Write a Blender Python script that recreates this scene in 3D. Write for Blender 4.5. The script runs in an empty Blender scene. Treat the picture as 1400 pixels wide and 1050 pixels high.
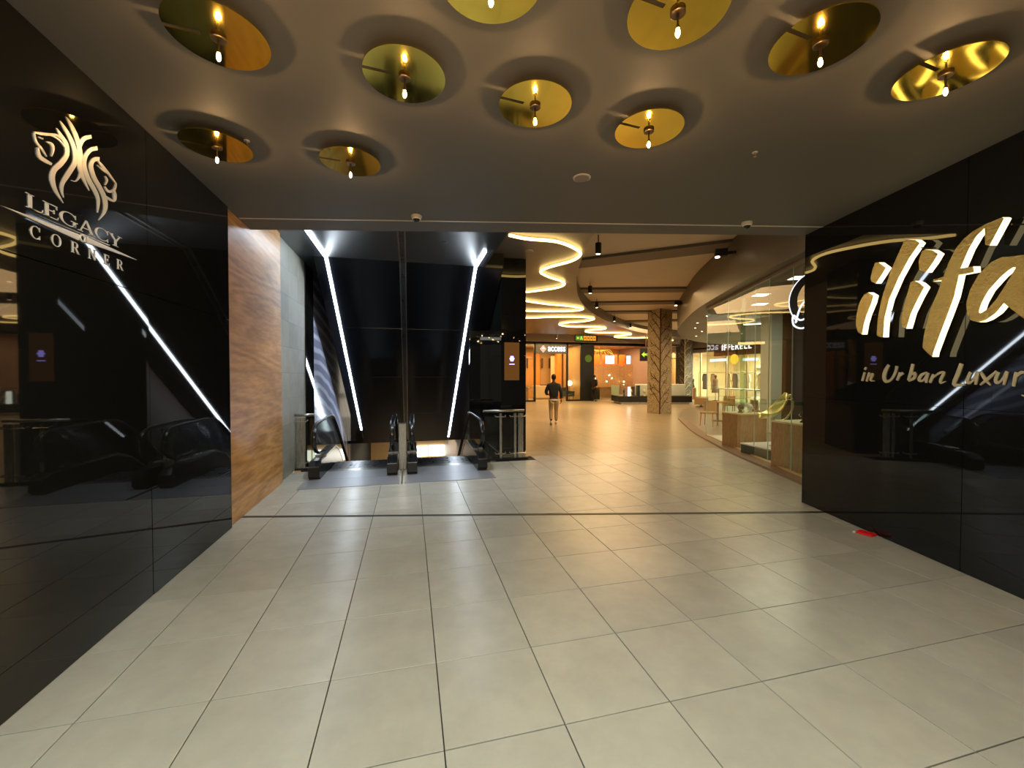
import bpy, bmesh, math, random
from mathutils import Vector, Matrix
random.seed(7)
R = math.radians
scene = bpy.context.scene
C = scene.collection

# ---------------------------------------------------------------- camera, world, exposure
cam = bpy.data.objects.new('camera', bpy.data.cameras.new('camera'))
C.objects.link(cam)
cam.location = (0, 0, 1.75)
cam.rotation_euler = (R(90 - 1.15), 0, R(-14))
cam.data.sensor_width = 36
cam.data.lens = 36 * 562 / 1400
cam.data.clip_start = 0.02
cam.data.clip_end = 200
scene.camera = cam
world = bpy.data.worlds.new('world')
scene.world = world
world.use_nodes = True
world.node_tree.nodes['Background'].inputs[0].default_value = (1.0, 0.86, 0.66, 1)
world.node_tree.nodes['Background'].inputs[1].default_value = 0.26
vs = scene.view_settings
vs.view_transform = 'Standard'
vs.look = 'None'
vs.gamma = 1
vs.use_curve_mapping = False
vs.exposure = 1.3
try:
    scene.cycles.use_light_tree = True
    scene.cycles.max_bounces = 8
    scene.cycles.transparent_max_bounces = 24
    scene.cycles.sample_clamp_indirect = 6
    scene.cycles.use_denoising = True
except Exception:
    pass

def lamp(name, kind, loc, energy, color, rot=(0, 0, 0), parent=None, **kw):
    d = bpy.data.lights.new(name, kind)
    d.energy = energy
    d.color = color
    for k, v in kw.items():
        setattr(d, k, v)
    o = bpy.data.objects.new(name, d)
    o.location = loc
    o.rotation_euler = rot
    if parent:
        o.parent = parent
    C.objects.link(o)
    return o

WARM = (1.0, 0.66, 0.30)
AMBER = (1.0, 0.62, 0.27)
COOL = (0.86, 0.93, 1.0)
NEUT = (1.0, 0.86, 0.62)
# unseen area light added overhead at the camera to brighten the near floor
lamp('near_fill', 'AREA', (-0.2, 0.3, 3.60), 82, (0.96, 1.0, 0.88), size=3.4, shape='RECTANGLE', size_y=1.6)
# light in the mall hall, the shops, the shaft and the lower floor
lamp('hall_fill', 'AREA', (7.0, 13.5, 4.30), 90, AMBER, size=3.0, shape='RECTANGLE', size_y=5)  # hall area lights are unseen fill, added without fixtures to brighten it
lamp('hall_fill', 'AREA', (10.5, 21.5, 4.30), 150, AMBER, size=5.0, shape='RECTANGLE', size_y=6)
lamp('hall_fill', 'AREA', (14.5, 22.5, 4.6), 160, WARM, size=4.0, shape='RECTANGLE', size_y=4)
lamp('shop_light', 'AREA', (9.0, 28.6, 3.9), 150, (1.0, 0.58, 0.22), size=4.5, shape='RECTANGLE', size_y=2.5)
lamp('shop_light', 'AREA', (14.0, 28.3, 3.9), 225, (1.0, 0.60, 0.28), size=4.0, shape='RECTANGLE', size_y=2.5)
lamp('shop_light', 'AREA', (24.0, 23.0, 3.5), 620, (1.0, 0.90, 0.66), size=4.0, shape='RECTANGLE', size_y=8)
lamp('shop_light', 'AREA', (22.2, 32.0, 3.9), 160, (1.0, 0.72, 0.34), size=4.0, shape='RECTANGLE', size_y=3)
lamp('shop_light', 'AREA', (8.8, 7.5, 3.62), 44, (1.0, 0.93, 0.70), size=2.4, shape='RECTANGLE', size_y=3.5, rot=(0, 0, R(-22)))
lamp('cafe_light', 'AREA', (12.5, 13.5, 3.62), 50, WARM, size=3.0, shape='RECTANGLE', size_y=3)
lamp('lower_floor_light', 'AREA', (1.0, 20.0, -1.2), 85, (1.0, 0.82, 0.55), size=5.0, shape='RECTANGLE', size_y=4)

# ---------------------------------------------------------------- materials
def mat(name, col, rough=0.5, metal=0.0, emit=None, strength=0.0, noise=0.0, nscale=6.0, bump=0.0, spec=0.5, rnoise=0.0, coat=0.0, stretch=None):
    m = bpy.data.materials.new(name)
    m.use_nodes = True
    nt = m.node_tree
    b = nt.nodes['Principled BSDF']
    b.inputs['Base Color'].default_value = (*col, 1)
    b.inputs['Roughness'].default_value = rough
    b.inputs['Metallic'].default_value = metal
    b.inputs['Specular IOR Level'].default_value = spec
    b.inputs['Coat Weight'].default_value = coat
    if emit:
        b.inputs['Emission Color'].default_value = (*emit, 1)
        b.inputs['Emission Strength'].default_value = strength
    if noise or bump or rnoise:
        tc = nt.nodes.new('ShaderNodeTexCoord')
        n = nt.nodes.new('ShaderNodeTexNoise')
        n.inputs['Scale'].default_value = nscale
        n.inputs['Detail'].default_value = 6
        n.inputs['Roughness'].default_value = 0.62
        src = tc.outputs['Object']
        if stretch:
            mp = nt.nodes.new('ShaderNodeMapping')
            mp.inputs['Scale'].default_value = stretch
            nt.links.new(src, mp.inputs[0])
            src = mp.outputs[0]
        nt.links.new(src, n.inputs['Vector'])
        if noise:
            mr = nt.nodes.new('ShaderNodeMapRange')
            mr.inputs['From Min'].default_value = 0.2
            mr.inputs['From Max'].default_value = 0.8
            mr.inputs['To Min'].default_value = 1 - noise
            mr.inputs['To Max'].default_value = 1 + noise
            nt.links.new(n.outputs['Fac'], mr.inputs['Value'])
            mx = nt.nodes.new('ShaderNodeVectorMath')
            mx.operation = 'SCALE'
            mx.inputs[0].default_value = col
            nt.links.new(mr.outputs[0], mx.inputs['Scale'])
            nt.links.new(mx.outputs[0], b.inputs['Base Color'])
        if rnoise:
            mr2 = nt.nodes.new('ShaderNodeMapRange')
            mr2.inputs['From Min'].default_value = 0.3
            mr2.inputs['From Max'].default_value = 0.7
            mr2.inputs['To Min'].default_value = max(rough - rnoise, 0.02)
            mr2.inputs['To Max'].default_value = rough + rnoise
            nt.links.new(n.outputs['Fac'], mr2.inputs['Value'])
            nt.links.new(mr2.outputs[0], b.inputs['Roughness'])
        if bump:
            bp = nt.nodes.new('ShaderNodeBump')
            bp.inputs['Strength'].default_value = bump
            bp.inputs['Distance'].default_value = 0.01
            nt.links.new(n.outputs['Fac'], bp.inputs['Height'])
            nt.links.new(bp.outputs[0], b.inputs['Normal'])
    return m

def glow(name, col, strength):
    m = bpy.data.materials.new(name)
    m.use_nodes = True
    nt = m.node_tree
    nt.nodes.clear()
    e = nt.nodes.new('ShaderNodeEmission')
    e.inputs[0].default_value = (*col, 1)
    e.inputs[1].default_value = strength
    o = nt.nodes.new('ShaderNodeOutputMaterial')
    nt.links.new(e.outputs[0], o.inputs[0])
    return m

def glass(name, tint, refl=1.0, ior=1.5):
    m = bpy.data.materials.new(name)
    m.use_nodes = True
    nt = m.node_tree
    nt.nodes.clear()
    t = nt.nodes.new('ShaderNodeBsdfTransparent')
    t.inputs[0].default_value = (*tint, 1)
    g = nt.nodes.new('ShaderNodeBsdfGlossy')
    g.inputs['Roughness'].default_value = 0.01
    f = nt.nodes.new('ShaderNodeFresnel')
    f.inputs[0].default_value = ior
    mu = nt.nodes.new('ShaderNodeMath')
    mu.operation = 'MULTIPLY'
    mu.inputs[1].default_value = refl
    mu.use_clamp = True
    # only the face towards the viewer mirrors; leaving the pane does not reflect a second time
    ge = nt.nodes.new('ShaderNodeNewGeometry')
    inv = nt.nodes.new('ShaderNodeMath')
    inv.operation = 'SUBTRACT'
    inv.inputs[0].default_value = 1.0
    nt.links.new(ge.outputs['Backfacing'], inv.inputs[1])
    mu2 = nt.nodes.new('ShaderNodeMath')
    mu2.operation = 'MULTIPLY'
    nt.links.new(f.outputs[0], mu2.inputs[0])
    nt.links.new(inv.outputs[0], mu2.inputs[1])
    nt.links.new(mu2.outputs[0], mu.inputs[0])
    mx = nt.nodes.new('ShaderNodeMixShader')
    nt.links.new(mu.outputs[0], mx.inputs[0])
    nt.links.new(t.outputs[0], mx.inputs[1])
    nt.links.new(g.outputs[0], mx.inputs[2])
    o = nt.nodes.new('ShaderNodeOutputMaterial')
    nt.links.new(mx.outputs[0], o.inputs[0])
    return m

def tile_mat(name, col, var, rough, nscale=2.2, noise=0.16):
    m = mat(name, col, rough, noise=noise, nscale=nscale, rnoise=0.0, bump=0.0)
    nt = m.node_tree
    b = nt.nodes['Principled BSDF']
    oi = nt.nodes.new('ShaderNodeObjectInfo')
    geo = nt.nodes.new('ShaderNodeNewGeometry')
    # world-position noise so that neighbouring tiles do not repeat
    nz = [n for n in nt.nodes if n.type == 'TEX_NOISE'][0]
    add = nt.nodes.new('ShaderNodeVectorMath')
    add.operation = 'ADD'
    nt.links.new(geo.outputs['Position'], add.inputs[0])
    sc = nt.nodes.new('ShaderNodeVectorMath')
    sc.operation = 'SCALE'
    sc.inputs[0].default_value = (37, 11, 53)
    nt.links.new(oi.outputs['Random'], sc.inputs['Scale'])
    nt.links.new(sc.outputs[0], add.inputs[1])
    nt.links.new(add.outputs[0], nz.inputs['Vector'])
    mr = nt.nodes.new('ShaderNodeMapRange')
    mr.inputs['To Min'].default_value = 1 - var
    mr.inputs['To Max'].default_value = 1 + var
    nt.links.new(oi.outputs['Random'], mr.inputs['Value'])
    old = b.inputs['Base Color'].links[0].from_socket
    s2 = nt.nodes.new('ShaderNodeVectorMath')
    s2.operation = 'SCALE'
    nt.links.new(old, s2.inputs[0])
    nt.links.new(mr.outputs[0], s2.inputs['Scale'])
    nt.links.new(s2.outputs[0], b.inputs['Base Color'])
    return m

def wood_mat(name, c1, c2, scale, rough=0.35, axis='Z', contrast=1.0):
    m = bpy.data.materials.new(name)
    m.use_nodes = True
    nt = m.node_tree
    b = nt.nodes['Principled BSDF']
    b.inputs['Roughness'].default_value = rough
    tc = nt.nodes.new('ShaderNodeTexCoord')
    mp = nt.nodes.new('ShaderNodeMapping')
    mp.inputs['Scale'].default_value = (1, 0.30, 2.0) if axis == 'Y' else (3.6, 3.6, 0.7)
    nt.links.new(tc.outputs['Object'], mp.inputs[0])
    n = nt.nodes.new('ShaderNodeTexNoise')
    n.inputs['Scale'].default_value = scale
    n.inputs['Detail'].default_value = 1.5
    n.inputs['Distortion'].default_value = 0.25
    nt.links.new(mp.outputs[0], n.inputs['Vector'])
    mu = nt.nodes.new('ShaderNodeMath')
    mu.operation = 'MULTIPLY'
    mu.inputs[1].default_value = 60
    nt.links.new(n.outputs['Fac'], mu.inputs[0])
    si = nt.nodes.new('ShaderNodeMath')
    si.operation = 'SINE'
    nt.links.new(mu.outputs[0], si.inputs[0])
    n2 = nt.nodes.new('ShaderNodeTexNoise')
    n2.inputs['Scale'].default_value = scale * 14
    nt.links.new(mp.outputs[0], n2.inputs['Vector'])
    ad = nt.nodes.new('ShaderNodeMath')
    ad.operation = 'MULTIPLY_ADD'
    ad.inputs[1].default_value = 0.22 * contrast
    nt.links.new(si.outputs[0], ad.inputs[0])
    nt.links.new(n2.outputs['Fac'], ad.inputs[2])
    cr_ = nt.nodes.new('ShaderNodeValToRGB')
    cr_.color_ramp.elements[0].position = 0.25
    cr_.color_ramp.elements[0].color = (*c1, 1)
    cr_.color_ramp.elements[1].position = 0.75
    cr_.color_ramp.elements[1].color = (*c2, 1)
    nt.links.new(ad.outputs[0], cr_.inputs[0])
    nt.links.new(cr_.outputs[0], b.inputs['Base Color'])
    return m

M = {}
M['black_gloss'] = mat('black_gloss', (0.007, 0.007, 0.0065), 0.022, spec=0.42)
M['black_soffit'] = mat('black_soffit', (0.006, 0.007, 0.010), 0.16, rnoise=0.04, nscale=2)
M['black'] = mat('black', (0.012, 0.012, 0.012), 0.4)
M['rubber'] = mat('rubber', (0.008, 0.008, 0.009), 0.22)
M['backing'] = mat('backing', (0.004, 0.004, 0.004), 0.7)
M['ceiling'] = mat('ceiling', (0.135, 0.124, 0.105), 0.62, noise=0.05, nscale=0.8, bump=0.05)
M['ceiling2'] = mat('ceiling2', (0.15, 0.125, 0.105), 0.38, noise=0.05, nscale=0.8)
M['high_ceiling'] = mat('high_ceiling', (0.60, 0.50, 0.38), 0.6, noise=0.06, nscale=0.6)
M['beam'] = mat('beam', (0.15, 0.115, 0.08), 0.6, noise=0.05)
M['fascia'] = mat('fascia', (0.125, 0.095, 0.062), 0.45, noise=0.05, nscale=1)
M['shaft_ceiling'] = mat('shaft_ceiling', (0.045, 0.048, 0.056), 0.28)
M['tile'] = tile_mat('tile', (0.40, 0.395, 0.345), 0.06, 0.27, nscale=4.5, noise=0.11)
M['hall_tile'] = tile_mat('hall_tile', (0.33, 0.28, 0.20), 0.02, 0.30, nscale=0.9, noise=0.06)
M['wall_tile'] = tile_mat('wall_tile', (0.36, 0.355, 0.29), 0.10, 0.45, nscale=3)
M['grout'] = mat('grout', (0.02, 0.019, 0.017), 0.8)
M['joint'] = mat('joint', (0.06, 0.058, 0.05), 0.45, metal=0.5)
M['wood'] = wood_mat('wood', (0.42, 0.195, 0.052), (0.70, 0.36, 0.115), 0.8, 0.3, 'Y', 0.7)
M['plinth_wood'] = wood_mat('plinth_wood', (0.30, 0.17, 0.065), (0.46, 0.29, 0.12), 1.1, 0.4, 'Z', 0.4)
M['brass'] = mat('brass', (0.95, 0.68, 0.10), 0.07, 1.0, noise=0.05, nscale=3, rnoise=0.02)
M['bronze'] = mat('bronze', (0.13, 0.09, 0.05), 0.35, 1.0)
M['hammered'] = mat('hammered', (0.85, 0.58, 0.16), 0.22, 1.0, noise=0.1, nscale=40, bump=0.7)
M['bulb'] = glow('bulb', (1.0, 0.60, 0.25), 350)
M['led_warm'] = glow('led_warm', (1.0, 0.66, 0.20), 3.2)
M['led_cool'] = glow('led_cool', (0.78, 0.89, 1.0), 9)
M['letter_light'] = glow('letter_light', (1.0, 0.80, 0.40), 1.2)
M['white_glow'] = glow('white_glow', (1.0, 0.97, 0.95), 1.2)
M['panel_glow'] = glow('panel_glow', (1.0, 0.98, 0.85), 2.2)
M['neon'] = glow('neon', (0.85, 0.92, 1.0), 0.6)
M['spot_glow'] = glow('spot_glow', (1.0, 0.75, 0.42), 6)
M['silver_letter'] = mat('silver_letter', (0.72, 0.70, 0.66), 0.38, 0.55)
M['champagne'] = mat('champagne', (0.62, 0.52, 0.30), 0.4, 0.5)
M['steel'] = mat('steel', (0.48, 0.46, 0.41), 0.28, 1.0, rnoise=0.05, nscale=4, stretch=(30, 30, 1))
M['steel_dark'] = mat('steel_dark', (0.16, 0.16, 0.165), 0.3, 1.0, rnoise=0.06)
M['plate'] = mat('plate', (0.33, 0.34, 0.37), 0.36, 0.5, noise=0.04, nscale=3)
M['glass'] = glass('glass', (0.93, 0.96, 0.93), 1.0)
M['rail_glass'] = glass('rail_glass', (0.62, 0.66, 0.63), 1.3)
M['glass_edge'] = mat('glass_edge', (0.45, 0.62, 0.48), 0.2, noise=0.1)
M['fin'] = glass('fin', (0.72, 0.83, 0.72), 1.0)
M['white'] = mat('white', (0.75, 0.73, 0.68), 0.4, noise=0.03)
M['plastic_white'] = mat('plastic_white', (0.55, 0.50, 0.44), 0.35)
M['red'] = mat('red', (0.75, 0.01, 0.012), 0.35, noise=0.1)
M['cream'] = mat('cream', (0.72, 0.58, 0.34), 0.5, noise=0.05)
M['tan'] = mat('tan', (0.50, 0.33, 0.16), 0.5, noise=0.08)
M['orange'] = mat('orange', (0.85, 0.17, 0.02), 0.5, noise=0.1)
M['ochre'] = mat('ochre', (0.62, 0.28, 0.055), 0.5, noise=0.15, nscale=1.5)
M['mauve'] = mat('mauve', (0.27, 0.20, 0.165), 0.55, noise=0.05)
M['purple'] = mat('purple', (0.09, 0.07, 0.085), 0.5)
M['brown'] = mat('brown', (0.085, 0.035, 0.018), 0.4, noise=0.1)
M['curb'] = mat('curb', (0.22, 0.15, 0.105), 0.4, noise=0.08)
M['shop_floor'] = mat('shop_floor', (0.24, 0.19, 0.135), 0.3, noise=0.08)
M['green'] = mat('green', (0.05, 0.075, 0.055), 0.3, noise=0.2)
M['gold_leaf'] = mat('gold_leaf', (0.80, 0.66, 0.24), 0.3, 0.6, noise=0.1)
M['lime_glow'] = glow('lime_glow', (0.62, 0.92, 0.05), 0.5)
M['green_sign'] = glow('green_sign', (0.10, 0.22, 0.03), 0.45)
M['orange_glow'] = glow('orange_glow', (1.0, 0.32, 0.02), 0.5)
M['screen'] = glow('screen', (0.75, 0.88, 1.0), 0.8)
M['pink_glow'] = glow('pink_glow', (1.0, 0.42, 0.25), 0.6)
M['poster'] = glow('poster', (0.35, 0.14, 0.03), 0.16)
M['violet_glow'] = glow('violet_glow', (0.40, 0.34, 1.0), 1.6)
M['yellow_glow'] = glow('yellow_glow', (1.0, 0.62, 0.05), 0.6)
M['skin'] = mat('skin', (0.10, 0.045, 0.025), 0.5)
M['hair'] = mat('hair', (0.008, 0.006, 0.005), 0.7, bump=0.4, nscale=80)
M['navy'] = mat('navy', (0.010, 0.017, 0.026), 0.75, noise=0.25, nscale=9, bump=0.2)
M['khaki'] = mat('khaki', (0.50, 0.37, 0.21), 0.8, noise=0.1, nscale=9)
M['grey_cloth'] = mat('grey_cloth', (0.30, 0.28, 0.26), 0.8)
M['black_cloth'] = mat('black_cloth', (0.006, 0.005, 0.005), 0.8)
M['shoe'] = mat('shoe', (0.70, 0.64, 0.54), 0.5)
M['bead'] = mat('bead', (0.80, 0.55, 0.27), 0.25, 0.6)

# poster wall: pale panel printed with fine wave rings
def wave_print():
    m = bpy.data.materials.new('wave_print')
    m.use_nodes = True
    nt = m.node_tree
    b = nt.nodes['Principled BSDF']
    b.inputs['Roughness'].default_value = 0.12
    tc = nt.nodes.new('ShaderNodeTexCoord')
    mp = nt.nodes.new('ShaderNodeMapping')
    mp.inputs['Scale'].default_value = (1, 0.55, 1)
    mp.inputs['Location'].default_value = (0, -5.2, 1.2)
    nt.links.new(tc.outputs['Object'], mp.inputs[0])
    w = nt.nodes.new('ShaderNodeTexWave')
    w.wave_type = 'RINGS'
    w.rings_direction = 'X'
    w.inputs['Scale'].default_value = 1.1
    w.inputs['Distortion'].default_value = 3.0
    w.inputs['Detail'].default_value = 1.5
    nt.links.new(mp.outputs[0], w.inputs['Vector'])
    c = nt.nodes.new('ShaderNodeValToRGB')
    c.color_ramp.elements[0].position = 0.45
    c.color_ramp.elements[0].color = (0.30, 0.32, 0.46, 1)
    c.color_ramp.elements[1].position = 0.9
    c.color_ramp.elements[1].color = (0.68, 0.72, 0.86, 1)
    nt.links.new(w.outputs['Fac'], c.inputs[0])
    nt.links.new(c.outputs[0], b.inputs['Base Color'])
    return m
M['wave_print'] = wave_print()

# carved stone of the columns
def stone_mat(name, c1, c2, scale):
    m = bpy.data.materials.new(name)
    m.use_nodes = True
    nt = m.node_tree
    b = nt.nodes['Principled BSDF']
    b.inputs['Roughness'].default_value = 0.6
    tc = nt.nodes.new('ShaderNodeTexCoord')
    n = nt.nodes.new('ShaderNodeTexNoise')
    n.inputs['Scale'].default_value = 2.5
    nt.links.new(tc.outputs['Object'], n.inputs['Vector'])
    mxv = nt.nodes.new('ShaderNodeVectorMath')
    mxv.operation = 'MULTIPLY_ADD'
    mxv.inputs[1].default_value = (0.5, 0.5, 0.5)
    nt.links.new(n.outputs['Color'], mxv.inputs[0])
    nt.links.new(tc.outputs['Object'], mxv.inputs[2])
    v = nt.nodes.new('ShaderNodeTexVoronoi')
    v.feature = 'DISTANCE_TO_EDGE'
    v.inputs['Scale'].default_value = scale
    nt.links.new(mxv.outputs[0], v.inputs['Vector'])
    c = nt.nodes.new('ShaderNodeValToRGB')
    c.color_ramp.elements[0].position = 0.02
    c.color_ramp.elements[0].color = (*c1, 1)
    c.color_ramp.elements[1].position = 0.14
    c.color_ramp.elements[1].color = (*c2, 1)
    nt.links.new(v.outputs['Distance'], c.inputs[0])
    nt.links.new(c.outputs[0], b.inputs['Base Color'])
    bp = nt.nodes.new('ShaderNodeBump')
    bp.inputs['Distance'].default_value = 0.02
    nt.links.new(v.outputs['Distance'], bp.inputs['Height'])
    nt.links.new(bp.outputs[0], b.inputs['Normal'])
    return m
M['stone_tan'] = stone_mat('stone_tan', (0.30, 0.23, 0.12), (0.52, 0.43, 0.28), 9)
M['stone_dark'] = stone_mat('stone_dark', (0.24, 0.21, 0.15), (0.075, 0.065, 0.05), 7)

# ---------------------------------------------------------------- mesh helpers
def BM():
    return bmesh.new()

def link_mesh(name, bm, m, parent=None, smooth=False, bevel=0.0, loc=None, rot=None):
    bmesh.ops.recalc_face_normals(bm, faces=bm.faces)
    me = bpy.data.meshes.new(name)
    bm.to_mesh(me)
    bm.free()
    if not isinstance(m, (list, tuple)):
        m = [m]
    for k in m:
        me.materials.append(M[k] if isinstance(k, str) else k)
    if smooth:
        for p in me.polygons:
            p.use_smooth = True
    o = bpy.data.objects.new(name, me)
    C.objects.link(o)
    if parent:
        o.parent = parent
    if loc:
        o.location = loc
    if rot:
        o.rotation_euler = rot
    if bevel:
        b = o.modifiers.new('bevel', 'BEVEL')
        b.width = bevel
        b.segments = 2
        b.limit_method = 'ANGLE'
    return o

def box(bm, x0, y0, z0, x1, y1, z1, rot=0.0, c=None):
    vs_ = []
    for z in (z0, z1):
        for x, y in ((x0, y0), (x1, y0), (x1, y1), (x0, y1)):
            vs_.append(bm.verts.new((x, y, z)))
    for f in ((3, 2, 1, 0), (4, 5, 6, 7), (0, 1, 5, 4), (1, 2, 6, 5), (2, 3, 7, 6), (3, 0, 4, 7)):
        bm.faces.new([vs_[i] for i in f])
    if rot:
        cc = Vector(c) if c else Vector(((x0 + x1) / 2, (y0 + y1) / 2, 0))
        bmesh.ops.rotate(bm, verts=vs_, cent=cc, matrix=Matrix.Rotation(rot, 3, 'Z'))
    return vs_

def prism(bm, pts, f0, f1, mi=0, side_mi=None):
    """extrude the polygon pts between the two maps f0(p), f1(p)"""
    a = [bm.verts.new(f0(p)) for p in pts]
    b = [bm.verts.new(f1(p)) for p in pts]
    n = len(pts)
    fa = bm.faces.new(a)
    fb = bm.faces.new(b[::-1])
    fa.material_index = mi
    fb.material_index = mi
    for i in range(n):
        f = bm.faces.new((a[i], b[i], b[(i + 1) % n], a[(i + 1) % n]))
        f.material_index = mi if side_mi is None else side_mi
    return a + b

def flat(bm, pts, z0, z1):
    return prism(bm, pts, lambda p: (p[0], p[1], z1), lambda p: (p[0], p[1], z0))

def side(bm, pts, x0, x1):
    """pts are (y, z)"""
    return prism(bm, pts, lambda p: (x0, p[0], p[1]), lambda p: (x1, p[0], p[1]))

def front(bm, pts, y0, y1):
    """pts are (x, z)"""
    return prism(bm, pts, lambda p: (p[0], y0, p[1]), lambda p: (p[0], y1, p[1]))

def cyl(bm, x, y, z0, z1, r0, r1=None, n=16):
    r1 = r0 if r1 is None else r1
    bmesh.ops.create_cone(bm, cap_ends=True, segments=n, radius1=r0, radius2=r1, depth=abs(z1 - z0),
                          matrix=Matrix.Translation((x, y, (z0 + z1) / 2)))

def tube(bm, pts, r, n=8, closed=False, rx=None):
    pts = [Vector(p) for p in pts]
    N = len(pts)
    rings = []
    prev = None
    for i, p in enumerate(pts):
        a = pts[i - 1] if i > 0 else (pts[-1] if closed else pts[0])
        b = pts[(i + 1) % N] if (i < N - 1 or closed) else pts[-1]
        t = (b - a)
        if t.length < 1e-9:
            t = Vector((0, 0, 1))
        t.normalize()
        u = Vector((0, 0, 1)) if prev is None else prev
        if abs(u.dot(t)) > 0.98:
            u = Vector((1, 0, 0))
        s = t.cross(u).normalized()
        u = s.cross(t).normalized()
        prev = u
        rr = r[i] if isinstance(r, (list, tuple)) else r
        ring = []
        for k in range(n):
            an = 2 * math.pi * k / n
            ring.append(bm.verts.new(p + s * (math.cos(an) * (rx or rr)) + u * (math.sin(an) * rr)))
        rings.append(ring)
    m = N if closed else N - 1
    for i in range(m):
        A, B = rings[i], rings[(i + 1) % N]
        for k in range(n):
            bm.faces.new((A[k], A[(k + 1) % n], B[(k + 1) % n], B[k]))
    if not closed:
        bm.faces.new(rings[0])
        bm.faces.new(rings[-1][::-1])

def cat(pts, n=6, closed=False):
    P = [Vector(p) for p in pts]
    out = []
    N = len(P)
    for i in range(N if closed else N - 1):
        if closed:
            p0, p1, p2, p3 = P[i - 1], P[i], P[(i + 1) % N], P[(i + 2) % N]
        else:
            p0, p1, p2, p3 = P[max(i - 1, 0)], P[i], P[i + 1], P[min(i + 2, N - 1)]
        for k in range(n):
            t = k / n
            out.append(0.5 * ((2 * p1) + (-p0 + p2) * t + (2 * p0 - 5 * p1 + 4 * p2 - p3) * t * t + (-p0 + 3 * p1 - 3 * p2 + p3) * t ** 3))
    if not closed:
        out.append(P[-1])
    return out

def lathe(bm, prof, x=0, y=0, n=20):
    rings = []
    for r, z in prof:
        rings.append([bm.verts.new((x + r * math.cos(2 * math.pi * k / n), y + r * math.sin(2 * math.pi * k / n), z)) for k in range(n)])
    for A, B in zip(rings, rings[1:]):
        for k in range(n):
            bm.faces.new((A[k], A[(k + 1) % n], B[(k + 1) % n], B[k]))
    bm.faces.new(rings[0][::-1])
    bm.faces.new(rings[-1])

def ball(bm, c, r, s=(1, 1, 1), u=16, v=10):
    bmesh.ops.create_uvsphere(bm, u_segments=u, v_segments=v, radius=r,
                              matrix=Matrix.Translation(c) @ Matrix.Diagonal((*s, 1)))

def tag(o, label=None, catg=None, group=None, kind=None):
    if label:
        o['label'] = label
    if catg:
        o['category'] = catg
    if group:
        o['group'] = group
    if kind:
        o['kind'] = kind
    return o

def thing(name, label, catg, loc=(0, 0, 0), rotz=0.0, group=None):
    o = bpy.data.objects.new(name, None)
    o.empty_display_size = 0.1
    C.objects.link(o)
    o.location = loc
    o.rotation_euler = (0, 0, rotz)
    return tag(o, label, catg, group)

def struct(name, bm, m, label=None, **kw):
    o = link_mesh(name, bm, m, **kw)
    o['kind'] = 'structure'
    if label:
        o['label'] = label
    return o

def copy_tree(o, parent=None):
    c = o.copy()
    C.objects.link(c)
    c.parent = parent
    for ch in list(o.children):
        copy_tree(ch, c)
    return c

def text(name, body, m, parent, size, depth, loc, rot, bold=0.0, shear=0.0, align='CENTER', space=1.0, xs=1.0):
    cu = bpy.data.curves.new(name, 'FONT')
    cu.body = body
    cu.size = size
    cu.extrude = depth
    cu.offset = bold
    cu.shear = shear
    cu.align_x = align
    cu.align_y = 'CENTER'
    cu.space_character = space
    tmp = bpy.data.objects.new('tmp', cu)
    C.objects.link(tmp)
    dg = bpy.context.evaluated_depsgraph_get()
    me = bpy.data.meshes.new_from_object(tmp.evaluated_get(dg))
    me.name = name
    bpy.data.objects.remove(tmp)
    me.materials.clear()
    me.materials.append(M[m])
    o = bpy.data.objects.new(name, me)
    C.objects.link(o)
    o.parent = parent
    o.location = loc
    o.rotation_euler = rot
    o.scale = (xs, 1, 1)
    return o

# right wall frame: t runs along the wall towards the viewer, o is the distance in front of it
RA = Vector((5.25, 4.5, 0))
RD = Vector((-0.24445, -0.96966, 0))
RN = Vector((-0.96966, 0.24445, 0))
def rw(t, z, o=0.0):
    p = RA + RD * t + RN * o
    return (p.x, p.y, z)

CZ = 3.67      # ceiling of the passage
SZ = 4.36      # underside of the curved dropped ceiling
HZ = 4.80      # high ceiling
FZ = 3.72      # soffit over the shops on the right
TL = R(13.0)

def edge_y(x):      # the far edge of the low ceiling runs square to the view
    return 6.14 + (x + 2.14) * (4.52 - 6.14) / (5.31 + 2.14)

# curve that the hall's right side follows (curb below, fascia above)
CURVE = [Vector((p[0], p[1], 0)) for p in [(5.62, 4.38), (6.08, 5.24), (6.45, 6.25), (6.92, 7.55), (7.55, 9.0), (8.35, 10.7), (9.6, 12.9), (11.0, 15.2), (12.5, 17.2), (14.3, 19.1), (17.0, 21.0), (20.5, 22.3)]]
CV = cat(CURVE, 6)

# ---------------------------------------------------------------- structure: floors
bm = BM()
flat(bm, [(-2.6, -4.5), (6.5, -4.5), (9, 8.15), (-2.6, 8.15)], -0.30, -0.012)
flat(bm, [(2.0, 8.15), (34, 8.15), (34, 44), (1.9, 44)], -0.30, -0.012)
flat(bm, [(6.4, 3.0), (34, 3.0), (34, 8.15), (8.8, 8.15)], -0.30, -0.012)
floor = struct('floor', bm, 'grout', 'large square grey stoneware floor tiles running into the mall')

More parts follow.
